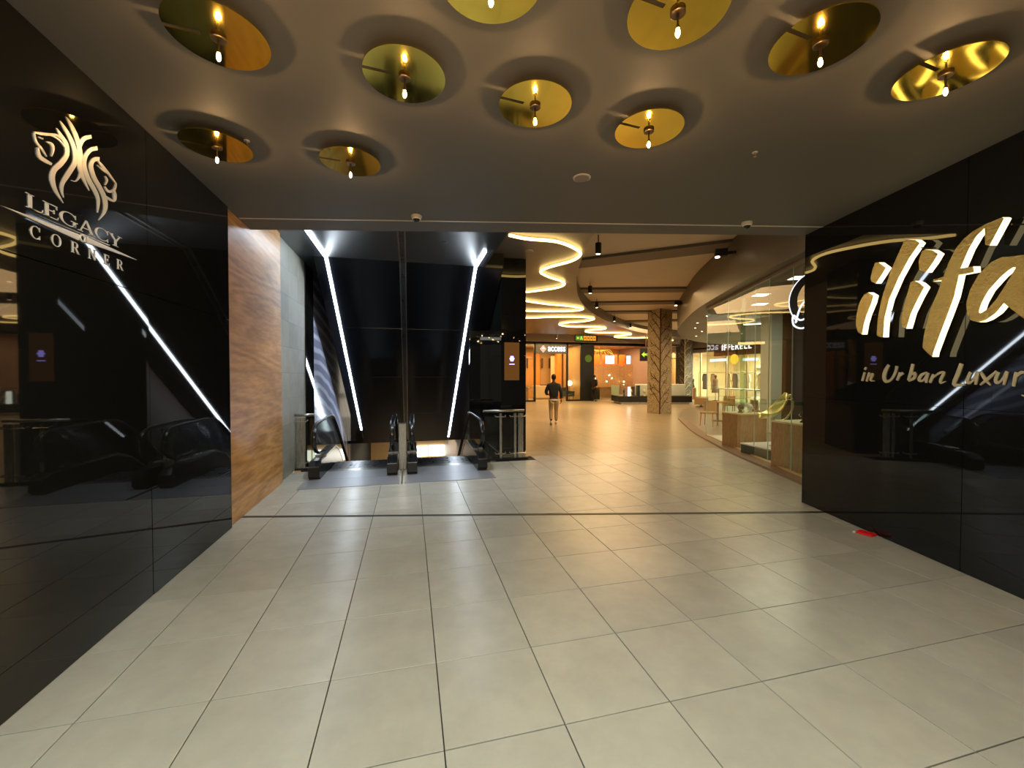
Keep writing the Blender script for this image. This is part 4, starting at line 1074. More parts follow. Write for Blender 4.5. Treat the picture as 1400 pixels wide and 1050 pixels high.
URBAN = [["i",[[[[0.964,1.793],[0.989,1.786]],[[0.959,1.781],[0.986,1.774]],[[0.952,1.763],[0.98,1.756]],[[0.946,1.745],[0.975,1.738]],[[0.941,1.726],[0.97,1.72]],[[0.936,1.706],[0.964,1.701]],[[0.933,1.693],[0.959,1.688]]],[[[0.985,1.849],[1.004,1.838]],[[0.979,1.842],[0.999,1.831]],[[0.971,1.832],[0.992,1.82]],[[0.965,1.825],[0.987,1.812]]]]],["n",[[[[1.024,1.79],[1.048,1.783]],[[1.019,1.779],[1.044,1.771]],[[1.013,1.763],[1.039,1.755]],[[1.007,1.745],[1.034,1.738]],[[1.001,1.725],[1.027,1.719]],[[0.995,1.704],[1.02,1.698]],[[0.99,1.689],[1.015,1.683]]],[[[1.021,1.723],[1.013,1.729]],[[1.037,1.735],[1.027,1.744]],[[1.059,1.752],[1.046,1.764]],[[1.075,1.762],[1.063,1.778]],[[1.074,1.762],[1.08,1.781]],[[1.069,1.765],[1.092,1.769]],[[1.068,1.761],[1.092,1.754]],[[1.059,1.746],[1.083,1.736]],[[1.045,1.724],[1.072,1.715]],[[1.041,1.699],[1.067,1.706]],[[1.063,1.686],[1.07,1.704]],[[1.087,1.687],[1.088,1.699]],[[1.102,1.688],[1.103,1.696]]]]],["u",[[[[1.261,1.873],[1.286,1.857]],[[1.248,1.858],[1.277,1.841]],[[1.23,1.836],[1.265,1.818]],[[1.215,1.81],[1.255,1.795]],[[1.205,1.782],[1.248,1.772]],[[1.199,1.753],[1.242,1.747]],[[1.199,1.725],[1.24,1.729]],[[1.208,1.702],[1.243,1.716]],[[1.223,1.683],[1.248,1.706]],[[1.246,1.673],[1.252,1.703]],[[1.271,1.676],[1.262,1.703]],[[1.294,1.688],[1.28,1.709]],[[1.316,1.705],[1.296,1.721]],[[1.334,1.728],[1.311,1.74]],[[1.35,1.755],[1.325,1.766]],[[1.363,1.782],[1.336,1.791]],[[1.371,1.808],[1.343,1.814]],[[1.375,1.832],[1.347,1.837]],[[1.378,1.848],[1.35,1.853]]]]],["r",[[[[1.389,1.788],[1.416,1.779]],[[1.386,1.777],[1.412,1.768]],[[1.38,1.762],[1.407,1.753]],[[1.375,1.747],[1.401,1.738]],[[1.369,1.732],[1.394,1.722]],[[1.363,1.717],[1.387,1.707]],[[1.358,1.706],[1.382,1.697]]],[[[1.389,1.731],[1.381,1.739]],[[1.406,1.742],[1.393,1.754]],[[1.428,1.757],[1.411,1.775]],[[1.444,1.768],[1.423,1.789]]]]],["b",[[[[1.522,1.87],[1.55,1.863]],[[1.517,1.849],[1.546,1.842]],[[1.509,1.819],[1.54,1.811]],[[1.502,1.789],[1.533,1.781]],[[1.494,1.759],[1.523,1.75]],[[1.485,1.728],[1.513,1.72]],[[1.479,1.707],[1.505,1.699]]],[[[1.51,1.745],[1.503,1.754]],[[1.526,1.754],[1.516,1.766]],[[1.546,1.764],[1.536,1.782]],[[1.551,1.766],[1.559,1.79]],[[1.546,1.765],[1.574,1.768]],[[1.545,1.749],[1.574,1.744]],[[1.542,1.737],[1.565,1.72]],[[1.529,1.727],[1.543,1.705]],[[1.508,1.714],[1.517,1.696]],[[1.492,1.705],[1.499,1.689]]]]],["a",[[[[1.672,1.789],[1.678,1.773]],[[1.657,1.785],[1.665,1.767]],[[1.635,1.778],[1.646,1.757]],[[1.614,1.767],[1.633,1.746]],[[1.599,1.748],[1.624,1.733]],[[1.588,1.727],[1.616,1.717]],[[1.587,1.704],[1.614,1.713]],[[1.606,1.689],[1.614,1.713]],[[1.628,1.688],[1.625,1.71]],[[1.649,1.697],[1.636,1.712]],[[1.666,1.718],[1.65,1.729]],[[1.682,1.746],[1.664,1.756]],[[1.693,1.765],[1.674,1.775]]],[[[1.677,1.781],[1.7,1.773]],[[1.673,1.768],[1.697,1.761]],[[1.668,1.75],[1.692,1.744]],[[1.664,1.732],[1.688,1.727]],[[1.662,1.713],[1.685,1.71]],[[1.661,1.695],[1.682,1.693]],[[1.661,1.683],[1.68,1.681]]]]],["n",[[[[1.729,1.768],[1.75,1.758]],[[1.724,1.758],[1.747,1.748]],[[1.717,1.743],[1.741,1.733]],[[1.711,1.728],[1.735,1.718]],[[1.705,1.713],[1.729,1.703]],[[1.7,1.698],[1.722,1.689]],[[1.697,1.688],[1.717,1.679]]],[[[1.731,1.719],[1.724,1.727]],[[1.748,1.732],[1.739,1.742]],[[1.771,1.751],[1.761,1.764]],[[1.792,1.764],[1.783,1.78]],[[1.81,1.771],[1.804,1.79]],[[1.824,1.774],[1.824,1.794]],[[1.824,1.777],[1.844,1.782]],[[1.819,1.768],[1.84,1.758]],[[1.806,1.744],[1.828,1.733]],[[1.796,1.722],[1.819,1.712]],[[1.792,1.703],[1.816,1.7]],[[1.794,1.687],[1.814,1.692]],[[1.806,1.674],[1.811,1.692]],[[1.822,1.678],[1.818,1.692]],[[1.838,1.688],[1.834,1.697]],[[1.849,1.695],[1.847,1.701]]]]],["l",[[[[1.965,1.863],[1.995,1.85]],[[1.957,1.838],[1.988,1.825]],[[1.945,1.803],[1.978,1.79]],[[1.934,1.769],[1.967,1.755]],[[1.922,1.737],[1.954,1.723]],[[1.91,1.704],[1.942,1.692]],[[1.906,1.673],[1.937,1.676]],[[1.924,1.651],[1.935,1.679]],[[1.944,1.65],[1.944,1.678]],[[1.961,1.653],[1.96,1.678]],[[1.979,1.656],[1.977,1.677]],[[1.998,1.661],[1.996,1.678]],[[2.011,1.664],[2.009,1.679]]]]],["u",[[[[2.044,1.787],[2.066,1.774]],[[2.036,1.77],[2.059,1.757]],[[2.026,1.745],[2.05,1.734]],[[2.019,1.722],[2.045,1.716]],[[2.018,1.703],[2.044,1.705]],[[2.024,1.686],[2.045,1.699]],[[2.037,1.675],[2.043,1.699]],[[2.052,1.677],[2.046,1.698]],[[2.066,1.687],[2.056,1.702]],[[2.079,1.702],[2.067,1.712]],[[2.093,1.727],[2.078,1.735]],[[2.107,1.756],[2.09,1.766]],[[2.117,1.777],[2.098,1.788]]],[[[2.101,1.785],[2.122,1.78]],[[2.098,1.77],[2.12,1.765]],[[2.094,1.749],[2.117,1.744]],[[2.09,1.728],[2.114,1.723]],[[2.089,1.708],[2.11,1.704]],[[2.088,1.688],[2.106,1.685]],[[2.088,1.674],[2.103,1.672]]]]],["x",[[[[2.126,1.775],[2.14,1.784]],[[2.132,1.759],[2.149,1.77]],[[2.142,1.737],[2.161,1.75]],[[2.155,1.715],[2.173,1.73]],[[2.172,1.695],[2.185,1.71]],[[2.19,1.679],[2.199,1.689]],[[2.203,1.668],[2.209,1.674]]],[[[2.241,1.793],[2.251,1.781]],[[2.226,1.778],[2.237,1.764]],[[2.203,1.757],[2.218,1.739]],[[2.182,1.736],[2.197,1.716]],[[2.162,1.715],[2.175,1.697]],[[2.141,1.693],[2.151,1.678]],[[2.127,1.677],[2.135,1.666]]]]],["u",[[[[2.249,1.784],[2.269,1.774]],[[2.243,1.766],[2.264,1.756]],[[2.234,1.74],[2.257,1.731]],[[2.229,1.716],[2.253,1.714]],[[2.232,1.697],[2.254,1.707]],[[2.242,1.684],[2.255,1.704]],[[2.256,1.679],[2.256,1.702]],[[2.268,1.685],[2.26,1.703]],[[2.279,1.695],[2.269,1.709]],[[2.29,1.71],[2.279,1.72]],[[2.303,1.733],[2.29,1.742]],[[2.316,1.76],[2.301,1.77]],[[2.325,1.778],[2.308,1.79]]],[[[2.31,1.787],[2.33,1.781]],[[2.306,1.772],[2.327,1.766]],[[2.302,1.751],[2.323,1.744]],[[2.298,1.73],[2.319,1.724]],[[2.296,1.71],[2.314,1.705]],[[2.294,1.69],[2.31,1.687]],[[2.293,1.677],[2.306,1.674]]]]],["r",[[[[2.369,1.78],[2.39,1.775]],[[2.366,1.766],[2.389,1.761]],[[2.363,1.745],[2.386,1.74]],[[2.36,1.725],[2.383,1.719]],[[2.358,1.703],[2.379,1.699]],[[2.356,1.682],[2.375,1.678]],[[2.355,1.667],[2.372,1.664]]],[[[2.374,1.725],[2.369,1.73]],[[2.385,1.736],[2.376,1.745]],[[2.399,1.751],[2.387,1.766]],[[2.411,1.762],[2.4,1.782]],[[2.419,1.765],[2.415,1.789]],[[2.429,1.766],[2.428,1.788]],[[2.436,1.767],[2.436,1.787]]]]],["y",[[[[2.447,1.78],[2.466,1.774]],[[2.443,1.761],[2.462,1.755]],[[2.438,1.734],[2.458,1.73]],[[2.437,1.71],[2.456,1.713]],[[2.445,1.693],[2.457,1.708]],[[2.46,1.687],[2.459,1.705]],[[2.473,1.696],[2.464,1.706]],[[2.484,1.719],[2.472,1.726]],[[2.495,1.75],[2.48,1.758]],[[2.502,1.773],[2.486,1.781]]],[[[2.492,1.778],[2.511,1.775]],[[2.49,1.753],[2.508,1.75]],[[2.486,1.717],[2.505,1.713]],[[2.481,1.683],[2.5,1.677]],[[2.474,1.651],[2.491,1.643]],[[2.465,1.62],[2.481,1.611]],[[2.457,1.602],[2.467,1.586]],[[2.447,1.597],[2.447,1.581]],[[2.431,1.599],[2.429,1.589]],[[2.418,1.602],[2.417,1.595]]]]]]
us = thing('tagline_sign', 'flat pale gold brush script in Urban Luxury under the glowing sign', 'sign', rw(1.6, 1.75, 0))
uo = Vector(us.location)
for nm, strokes in URBAN:
    b = BM()
    for si_, rib in enumerate(strokes):
        h = 0.008 + 0.001 * si_
        f = lambda v, o: Vector(rw(v[0], v[1], o)) - uo
        A = [(b.verts.new(f(l, 0)), b.verts.new(f(r_, 0)), b.verts.new(f(l, h)), b.verts.new(f(r_, h))) for l, r_ in rib]
        for p, q_ in zip(A, A[1:]):
            b.faces.new((p[2], p[3], q_[3], q_[2]))
            b.faces.new((p[0], p[2], q_[2], q_[0]))
            b.faces.new((p[3], p[1], q_[1], q_[3]))
        b.faces.new((A[0][0], A[0][1], A[0][3], A[0][2]))
        b.faces.new((A[-1][0], A[-1][2], A[-1][3], A[-1][1]))
    link_mesh('letter', b, 'champagne', us)

# red packet on the floor by the right wall
t = thing('red_packet', 'small bright red packet on the floor against the right black wall', 'packet', rw(1.13, 0, 0.09), R(14))
b = BM()
box(b, -0.055, -0.075, 0.0, 0.055, 0.075, 0.022)
link_mesh('packet_body', b, 'red', t, bevel=0.005)
b = BM()
box(b, -0.060, 0.078, 0.0, -0.03, 0.10, 0.012)
link_mesh('white_tab', b, 'white', t)
b = BM()
tube(b, cat([(0.05, -0.06, 0.015), (0.085, -0.02, 0.05), (0.07, 0.06, 0.07)], 5), 0.004, 6)
link_mesh('cord', b, 'black', t)

# ---------------------------------------------------------------- escalators
def yz_at(x, pts):
    return [(x, p[0], p[1]) for p in pts]
S_ = 0.62
HR = [(8.25, 0.36), (7.80, 0.40), (7.52, 0.52), (7.44, 0.68), (7.52, 0.84), (7.72, 0.92), (8.3, 0.94), (8.9, 0.94), (9.25, 0.88), (9.7, 0.62), (13.5, -2.04), (15.5, -3.4)]
def hand_path(x, x_ref=0):
    return [Vector((x, p.x, p.y)) for p in cat([(a_, b_, 0) for a_, b_ in HR[:10]], 5)] + [Vector((x, 13.5, -2.04)), Vector((x, 15.5, -3.4))]
def balustrade(x, parent):
    b = BM()
    hp = cat([(a_, b_, 0) for a_, b_ in HR[:10]], 4)
    pts = [(p.x, p.y - 0.0) for p in hp] + [(13.5, -2.04), (15.5, -3.4), (15.5, -4.0), (13.5, -2.7), (9.2, 0.22), (8.25, 0.26)]
    side(b, pts, x - 0.006, x + 0.006)
    link_mesh('glass_panel', b, 'rail_glass', parent)
    b = BM()
    tube(b, hand_path(x), 0.022, 10, rx=0.040)
    link_mesh('handrail', b, 'rubber', parent, smooth=True)
    b = BM()
    side(b, [(7.50, 0.0), (7.42, 0.06), (7.44, 0.22), (7.60, 0.30), (9.0, 0.30), (9.4, 0.18), (15.5, -3.85), (15.5, -4.4), (9.2, -0.2), (8.4, -0.2), (8.14, 0.0)], x - 0.09, x + 0.09)
    link_mesh('skirt', b, 'rubber', parent, bevel=0.01)
    b = BM()
    side(b, [(8.0, 0.30), (9.0, 0.30), (9.4, 0.18), (15.5, -3.85), (15.5, -3.82), (9.4, 0.21), (9.02, 0.335), (8.0, 0.325)], x - 0.095, x + 0.095)
    link_mesh('inner_trim', b, 'steel', parent)
    return
def escalator(xa, xb, label):
    t = thing('escalator', label, 'escalator', (0, 0, 0), 0, 'pair of escalators going down')
    for x in (xa, xb):
        balustrade(x, t)
    b = BM()
    box(b, xa - 0.13, 6.86, -0.002, xb + 0.13, 7.42, 0.008)
    link_mesh('landing_plate', b, 'plate', t)
    b = BM()
    box(b, xa + 0.10, 7.425, -0.002, xb - 0.10, 8.02, 0.008)
    link_mesh('landing_plate', b, 'plate', t)
    b = BM()
    box(b, xa + 0.10, 8.02, -0.03, xb - 0.10, 8.16, 0.010)
    for k in range(24):
        xx = xa + 0.12 + (xb - xa - 0.24) * (k + 0.5) / 24
        box(b, xx - 0.006, 8.14, -0.01, xx + 0.006, 8.20, 0.008)
    link_mesh('comb', b, 'steel', t)
    stepm = None
    for k in range(11):
        y0_ = 8.2 + 0.4 * k
        z0_ = -0.01 - (0.0 if k < 2 else (k - 1) * 0.27)
        if stepm is None:
            b = BM()
            box(b, xa + 0.10, 0.005, -0.02, xb - 0.10, 0.395, 0.0)
            box(b, xa + 0.10, 0.375, -0.27, xb - 0.10, 0.395, 0.0)
            for q in range(12):
                xx = xa + 0.12 + (xb - xa - 0.24) * (q + 0.5) / 12
                box(b, xx - 0.012, 0.005, -0.005, xx + 0.012, 0.39, 0.008)
            o = link_mesh('step', b, 'steel_dark', t, loc=(0, y0_, z0_))
            stepm = o.data
        else:
            o = bpy.data.objects.new('step', stepm)
            C.objects.link(o)
            o.parent = t
            o.location = (0, y0_, z0_)
    return t
escalator(-1.56, -0.30, 'left escalator going down, its handrail beside the pale printed wall')
escalator(0.04, 1.30, 'right escalator going down, beside the glass railing and black pillar')
t = thing('divider_post', 'brushed steel post standing between the two escalator handrails', 'post', (-0.13, 7.9, 0))
b = BM()
box(b, -0.075, 0, 0.0, 0.075, 0.10, 0.86)
link_mesh('post_body', b, 'steel', t, bevel=0.01)
b = BM()
box(b, -0.09, -0.01, 0.86, 0.09, 0.11, 0.875)
link_mesh('cap', b, 'steel_dark', t)
b = BM()
box(b, -0.012, -1.05, 0.009, 0.012, -0.005, 0.014)
link_mesh('floor_strip', b, 'black', t)

# steel channel running along the ceiling and down the soffit between the strips
t = thing('divider_channel', 'grey metal channel down the middle of the black soffit', 'channel', (-0.12, 0, 0))
def slope_path(x, dz):
    return [(x, 6.0, 4.05 - dz), (x, 8.60, 4.05 - dz), (x, 15.0, sz(15.0) - dz)]
for x in (-0.055, 0.055):
    b = BM()
    side(b, [(5.9, 4.05), (8.6, 4.05), (15.0, sz(15.0)), (15.0, sz(15.0) - 0.045), (8.6, 4.005), (5.9, 4.005)], x - 0.012, x + 0.012)
    link_mesh('rail', b, 'steel', t)
b = BM()
side(b, [(5.9, 4.05), (8.6, 4.05), (15.0, sz(15.0)), (15.0, sz(15.0) - 0.02), (8.6, 4.03), (5.9, 4.03)], -0.04, 0.04)
link_mesh('web', b, 'steel_dark', t)

# cool light strips
def strip(x, ya, yend, label, grp=None):
    t = thing('light_strip', label, 'light strip', (x, 0, 0), 0, None)
    b = BM()
    w = 0.027
    side(b, [(ya, 4.05), (8.6, 4.05), (yend, sz(yend)), (yend, sz(yend) - 0.03), (8.6, 4.02), (ya, 4.02)], -w, w)
    link_mesh('tube', b, 'led_cool', t)
    b = BM()
    side(b, [(yend, sz(yend)), (yend + 0.5, sz(yend + 0.5)), (yend + 0.5, sz(yend + 0.5) - 0.02), (yend, sz(yend) - 0.02)], -0.008, 0.008)
    link_mesh('end_cable', b, 'steel', t)
    return t
strip(-1.55, 6.05, 14.35, 'left cool white light strip bending from ceiling down the black soffit')
strip(1.36, 7.50, 14.95, 'right cool white light strip bending from ceiling down the black soffit')
lamp('shaft_spot', 'SPOT', (-0.9, 6.9, 4.0), 85, COOL, rot=(R(8), 0, 0), spot_size=R(95), spot_blend=0.8, shadow_soft_size=0.06)
lamp('shaft_spot', 'SPOT', (0.6, 7.2, 4.0), 85, COOL, rot=(R(8), 0, 0), spot_size=R(95), spot_blend=0.8, shadow_soft_size=0.06)
lamp('wall_wash', 'SPOT', (-1.35, 6.25, 3.98), 26, COOL, rot=(R(0), R(-48), 0), spot_size=R(110), spot_blend=0.5, shadow_soft_size=0.04)
for x, y, lb in ((-0.9, 6.9, 'small recessed spotlight above the left escalator landing'), (0.6, 7.2, 'small recessed spotlight above the right escalator landing'), (-1.35, 6.25, 'small recessed spotlight washing the wood wall beside the ceiling edge')):
    t = thing('spotlight', lb, 'spotlight', (x, y, 4.05), 0, 'recessed spotlights above the escalator landing')
    b = BM()
    lathe(b, [(0.04, -0.008), (0.055, -0.004), (0.055, 0.0), (0.02, 0.0)], n=16)
    link_mesh('trim_ring', b, 'steel_dark', t)

# glass railings
def railing(xa, xb, y, posts, label):
    t = thing('glass_railing', label, 'railing', (xa, y, 0))
    L = xb - xa
    b = BM()
    box(b, -0.02, -0.05, 0, L + 0.06, 0.06, 0.035)
    link_mesh('base_rail', b, 'black', t, bevel=0.004)
    b = BM()
    tube(b, [(-0.03, 0, 1.02), (L - 0.02, 0, 1.02)], 0.026, 12)
    link_mesh('top_rail', b, 'steel', t, smooth=True)
    for px, w in posts:
        b = BM()
        box(b, px - w / 2, -0.03, 0.035, px + w / 2, 0.0, 0.97)
        p = link_mesh('post', b, 'steel', t, bevel=0.004)
        for z in (0.13, 0.90):
            b = BM()
            tube(b, [(px - 0.11, 0.03, z + 0.02), (px - 0.10, -0.03, z), (px + 0.10, -0.03, z), (px + 0.11, 0.03, z + 0.02)], 0.011, 8)
            link_mesh('bracket', b, 'steel', p)
    b = BM()
    box(b, 0.0, 0.03, 0.05, L - 0.03, 0.042, 0.96)
    link_mesh('glass_panel', b, 'rail_glass', t)
railing(-2.05, -1.70, 8.33, [(0.09, 0.16)], 'short glass railing with steel post between tiled wall and left escalator')
railing(1.50, 2.36, 8.33, [(0.33, 0.05), (0.64, 0.05), (0.76, 0.11)], 'glass railing with steel posts in front of the black pillar')

# ---------------------------------------------------------------- winding light tube
LEDP = [(1.78, 7.34), (2.14, 7.45), (2.73, 7.47), (3.22, 7.76), (3.52, 8.13), (3.52, 8.65), (3.22, 9.25), (3.15, 9.72), (3.51, 10.16), (4.02, 10.55), (4.24, 10.95), (4.12, 11.45), (3.45, 12.2), (2.9, 12.6), (2.9, 13.15), (3.84, 13.60), (4.80, 14.02), (5.78, 14.25), (6.48, 14.70), (6.23, 15.3), (5.1, 15.64), (4.2, 15.75), (3.5, 16.3), (3.8, 17.3), (5.0, 17.6), (6.1, 17.0), (7.3, 16.74), (8.1, 17.15), (8.0, 18.05), (7.33, 18.8), (7.36, 19.6), (8.25, 20.2), (9.82, 19.98), (10.40, 20.7), (9.84, 21.5), (9.99, 22.3), (10.9, 22.7), (12.5, 22.4), (13.4, 23.1), (13.0, 24.2), (13.4, 25.0), (14.8, 25.2), (16.0, 24.6), (17.3, 24.9), (17.4, 25.8), (18.6, 26.2)]
lt = thing('winding_light', 'long warm light tube winding along the lower curved ceiling', 'light', (1.78, 7.34, SZ))
base = Vector((1.78, 7.34, SZ))
path = cat([(p[0], p[1], SZ - 0.045) for p in LEDP], 7)
b = BM()
tube(b, [p - base for p in path], 0.030, 8)
link_mesh('light_tube', b, 'led_warm', lt, smooth=True)
b = BM()
for p in path[::14]:
    cyl(b, p.x - base.x, p.y - base.y, -0.02, 0.0, 0.012, n=6)
link_mesh('clips', b, 'steel', lt)['kind'] = 'stuff'

# pendant spotlights
def pendant(x, y, z, label, e=45, top=HZ, rot=(0, 0, 0)):
    t = thing('ceiling_spotlight', label, 'spotlight', (x, y, z), 0, 'black cylinder spotlights under the hall ceiling')
    b = BM()
    lathe(b, [(0.052, 0.012), (0.064, 0.0), (0.066, 0.24), (0.03, 0.245)], n=18)
    link_mesh('housing', b, 'black', t)
    b = BM()
    cyl(b, 0, 0, 0.24, top - z, 0.012, n=8)
    link_mesh('rod', b, 'black', t)
    b = BM()
    cyl(b, 0, 0, 0.004, 0.011, 0.046, n=16)
    link_mesh('lens', b, 'spot_glow', t)
    lamp('spot_lamp', 'SPOT', (0, 0, -0.01), e, AMBER, rot=rot, parent=t, spot_size=R(95), spot_blend=0.7, shadow_soft_size=0.05)
pendant(3.98, 8.24, 4.38, 'black cylinder spotlight nearest the low ceiling edge', 60)
pendant(5.76, 12.51, 4.45, 'second black cylinder spotlight right of the winding light', 80)
pendant(7.23, 15.08, 4.45, 'third black cylinder spotlight right of the winding light', 90)
pendant(9.89, 18.64, 4.45, 'fourth small black spotlight along the curved ceiling edge', 110)
pendant(12.1, 20.92, 4.45, 'farthest black spotlight before the carved column', 110)
pendant(8.44, 22.96, 3.95, 'black spotlight hanging above the glowing white shop sign', 90, top=SZ)
def wall_spot(x, y, z, label):
    t = thing('ceiling_spotlight', label, 'spotlight', (x, y, z), R(-30), 'black box spotlights on the curved fascia')
    b = BM()
    box(b, -0.09, -0.07, 0.0, 0.16, 0.07, 0.16)
    link_mesh('housing', b, 'black', t, bevel=0.01)
    b = BM()
    cyl(b, -0.04, 0, -0.02, 0.0, 0.045, n=14)
    link_mesh('lens', b, 'spot_glow', t)
    b = BM()
    box(b, 0.14, -0.02, 0.04, 0.34, 0.02, 0.10)
    link_mesh('arm', b, 'black', t)
wall_spot(6.65, 7.75, 4.38, 'black spotlight on the near end of the curved fascia')
wall_spot(9.7, 13.45, 4.38, 'black spotlight further along the curved fascia')

# ---------------------------------------------------------------- carved columns
def column(x, y, s, rot, m, bm_, zt, label, seed):
    t = thing('carved_column', label, 'column', (x, y, 0), rot)
    h = s / 2
    b = BM()
    box(b, -h, -h, 0, h, h, zt)
    link_mesh('shaft', b, m, t)
    rnd = random.Random(seed)
    # trunk runs up the corner facing the viewer, branches climb both faces
    b = BM()
    tr = []
    for k in range(13):
        z = zt * k / 12
        tr.append((-h - 0.01 + rnd.uniform(-.01, .012), -h - 0.01 + rnd.uniform(-.012, .012), z))
    tube(b, cat(tr, 3), 0.032, 6)
    link_mesh('trunk', b, bm_, t)
    for k in range(18):
        z = 0.15 + k * 0.25 + rnd.uniform(-.08, .08)
        b = BM()
        sgn = 1 if k % 2 else 0
        ln = rnd.uniform(0.35, 0.70)
        slope = rnd.uniform(0.4, 1.2)
        pts = []
        for q in range(6):
            f = q / 5
            d_ = ln * f
            zz = z + ln * slope * f + 0.05 * math.sin(f * 3)
            pts.append((-h - 0.008, -h + d_, zz) if sgn else (-h + d_, -h - 0.008, zz))
        tube(b, pts, [0.017 * (1 - 0.6 * q / 5) for q in range(6)], 5)
        for f0 in (2, 3, 4):
            p = Vector(pts[f0])
            dirv = Vector((0, 0.13, 0.22)) if sgn else Vector((0.13, 0, 0.22))
            if f0 == 3:
                dirv = Vector((0, 0.2, -0.06)) if sgn else Vector((0.2, 0, -0.06))
            tube(b, [p, p + dirv * 0.6, p + dirv], [0.014, 0.011, 0.006], 5)
        link_mesh('branch', b, bm_, t)
column(11.35, 17.0, 0.76, R(14), 'stone_tan', 'brown', HZ, 'tan carved stone column with dark branch relief', 3)
column(20.6, 27.6, 0.85, R(10), 'stone_dark', 'cream', FZ + 1.0, 'darker far column with pale branch relief', 5)

# ---------------------------------------------------------------- far shops
YF = 26.6
b = BM()
box(b, 2.2, YF, 3.95, 19.5, YF + 0.25, HZ)
struct('wall_far', b, 'mauve', 'mauve wall band above the far shopfronts')
b = BM()
box(b, 2.2, 31.5, 0, 19.5, 31.7, 4.4)
box(b, 2.2, YF, 3.96, 19.5, 31.5, 4.05)
struct('wall_far_back', b, 'tan', 'warm tan back wall and ceiling of the far shops')
b = BM()
box(b, 11.62, YF + 0.2, 0, 11.70, 31.5, 3.96)
struct('wall_far_divider', b, 'tan', 'tan wall between the far shops')
b = BM()
box(b, 2.2, YF + 0.1, 0, 5.4, YF + 0.2, 3.96)
struct('wall_far_left', b, 'black', 'dark left end of the far shopfront')
# shoe shop front
sh = thing('shopfront', 'glazed shopfront with dark frame and lit sign at the hall end', 'shopfront', (9.4, YF, 0))
def add(bx, m, name, par=None, ox=9.4, oy=YF, **kw):
    b_ = BM()
    box(b_, bx[0] - ox, bx[1] - oy, bx[2], bx[3] - ox, bx[4] - oy, bx[5])
    return link_mesh(name, b_, m, par, **kw)
for x in (5.4, 8.22, 10.55, 11.60):
    add((x - 0.06, YF - 0.05, 0, x + 0.06, YF + 0.1, 3.96), 'black', 'frame_post', sh)
add((5.4, YF - 0.05, 3.88, 11.66, YF + 0.1, 3.96), 'black', 'head_rail', sh)
add((5.4, YF - 0.05, 0, 8.22, YF + 0.1, 0.10), 'black', 'base_rail', sh)
add((10.55, YF - 0.05, 0, 11.6, YF + 0.1, 0.10), 'black', 'base_rail', sh)
add((5.46, YF, 0.1, 8.16, YF + 0.015, 3.88), 'glass', 'glass_panel', sh)
add((10.61, YF, 0.1, 11.54, YF + 0.015, 3.88), 'glass', 'glass_panel', sh)
add((8.28, YF - 0.05, 3.26, 10.49, YF + 0.08, 3.88), 'steel_dark', 'sign_band', sh)
sgn = thing('shop_sign', 'glowing white rounded word access beside a pale coral diamond', 'sign', (9.4, YF - 0.08, 3.57))
text('lettering', 'access', 'white_glow', sgn, 0.66, 0.01, (0.36, -0.01, 0.05), (R(90), 0, 0), bold=0.006, space=1.05, xs=0.72)
b = BM()
prism(b, [(-.86, 0), (-.62, -.26), (-.38, 0), (-.62, .26)], lambda p: (p[0], -0.03, p[1]), lambda p: (p[0], 0.0, p[1]))
link_mesh('diamond', b, 'pink_glow', sgn)
b = BM()
prism(b, [(-.70, .03), (-.62, .12), (-.53, .03), (-.56, 0), (-.62, .06), (-.67, 0)], lambda p: (p[0], -0.045, p[1]), lambda p: (p[0], -0.03, p[1]))
link_mesh('diamond_mark', b, 'white_glow', sgn)
# door sensor, wall signs
ws_ = thing('wayfinding_sign', 'long lit sign of green and orange pictogram squares on the far wall', 'sign', (11.95, YF - 0.06, 4.36))
b = BM()
box(b, -0.85, 0, -0.22, 0.85, 0.06, 0.22)
link_mesh('sign_box', b, 'black', ws_)
b = BM()
box(b, -0.80, -0.01, -0.17, -0.22, 0, 0.17)
link_mesh('green_panel', b, 'green_sign', ws_)
b = BM()
prism(b, [(-.74, 0), (-.64, .09), (-.64, .03), (-.54, .03), (-.54, -.03), (-.64, -.03), (-.64, -.09)], lambda p: (p[0], -0.02, p[1]), lambda p: (p[0], -0.011, p[1]))
prism(b, [(-.42, .12), (-.36, .12), (-.28, -.12), (-.33, -.12), (-.38, .0), (-.44, -.12), (-.48, -.12)], lambda p: (p[0], -0.02, p[1]), lambda p: (p[0], -0.011, p[1]))
link_mesh('green_arrow', b, 'lime_glow', ws_)
for k in range(4):
    xx = -0.10 + 0.235 * k
    b = BM()
    box(b, xx - 0.10, -0.01, -0.16, xx + 0.10, 0, 0.16)
    link_mesh('orange_panel', b, 'orange_glow', ws_)
    b = BM()
    front(b, [(xx - .05, 0), (xx, -.07), (xx + .05, 0), (xx, .07)], -0.018, -0.011)
    link_mesh('pictogram', b, 'brown', ws_)

# inside the shoe shop
b = BM()
box(b, 8.5, 31.3, 0.0, 10.1, 31.45, 3.6)
tag(link_mesh('wall_panel_ochre', b, 'ochre'), 'ochre feature panel on the back wall of the far shop', 'panel').name = 'feature_panel'
slots = thing('display_slots', 'row of five narrow dark display slots on the ochre shop wall', 'display', (9.6, 31.2, 2.75))
for k in range(5):
    b = BM()
    box(b, -1.25 + 0.62 * k, 0, -0.40, -1.13 + 0.62 * k, 0.08, 0.40)
    link_mesh('slot', b, 'brown', slots)
t = thing('shop_counter', 'cream box counter standing inside the far lit shop', 'counter', (9.75, 29.2, 0))
b = BM()
box(b, -0.85, -0.4, 0.12, 0.95, 0.4, 1.02)
link_mesh('counter_body', b, 'cream', t, bevel=0.02)
b = BM()
box(b, -0.75, -0.35, 0, 0.85, 0.35, 0.12)
link_mesh('plinth', b, 'tan', t)
b = BM()
box(b, -0.3, -0.2, 1.02, 0.2, 0.1, 1.10)
link_mesh('tray', b, 'brown', t)
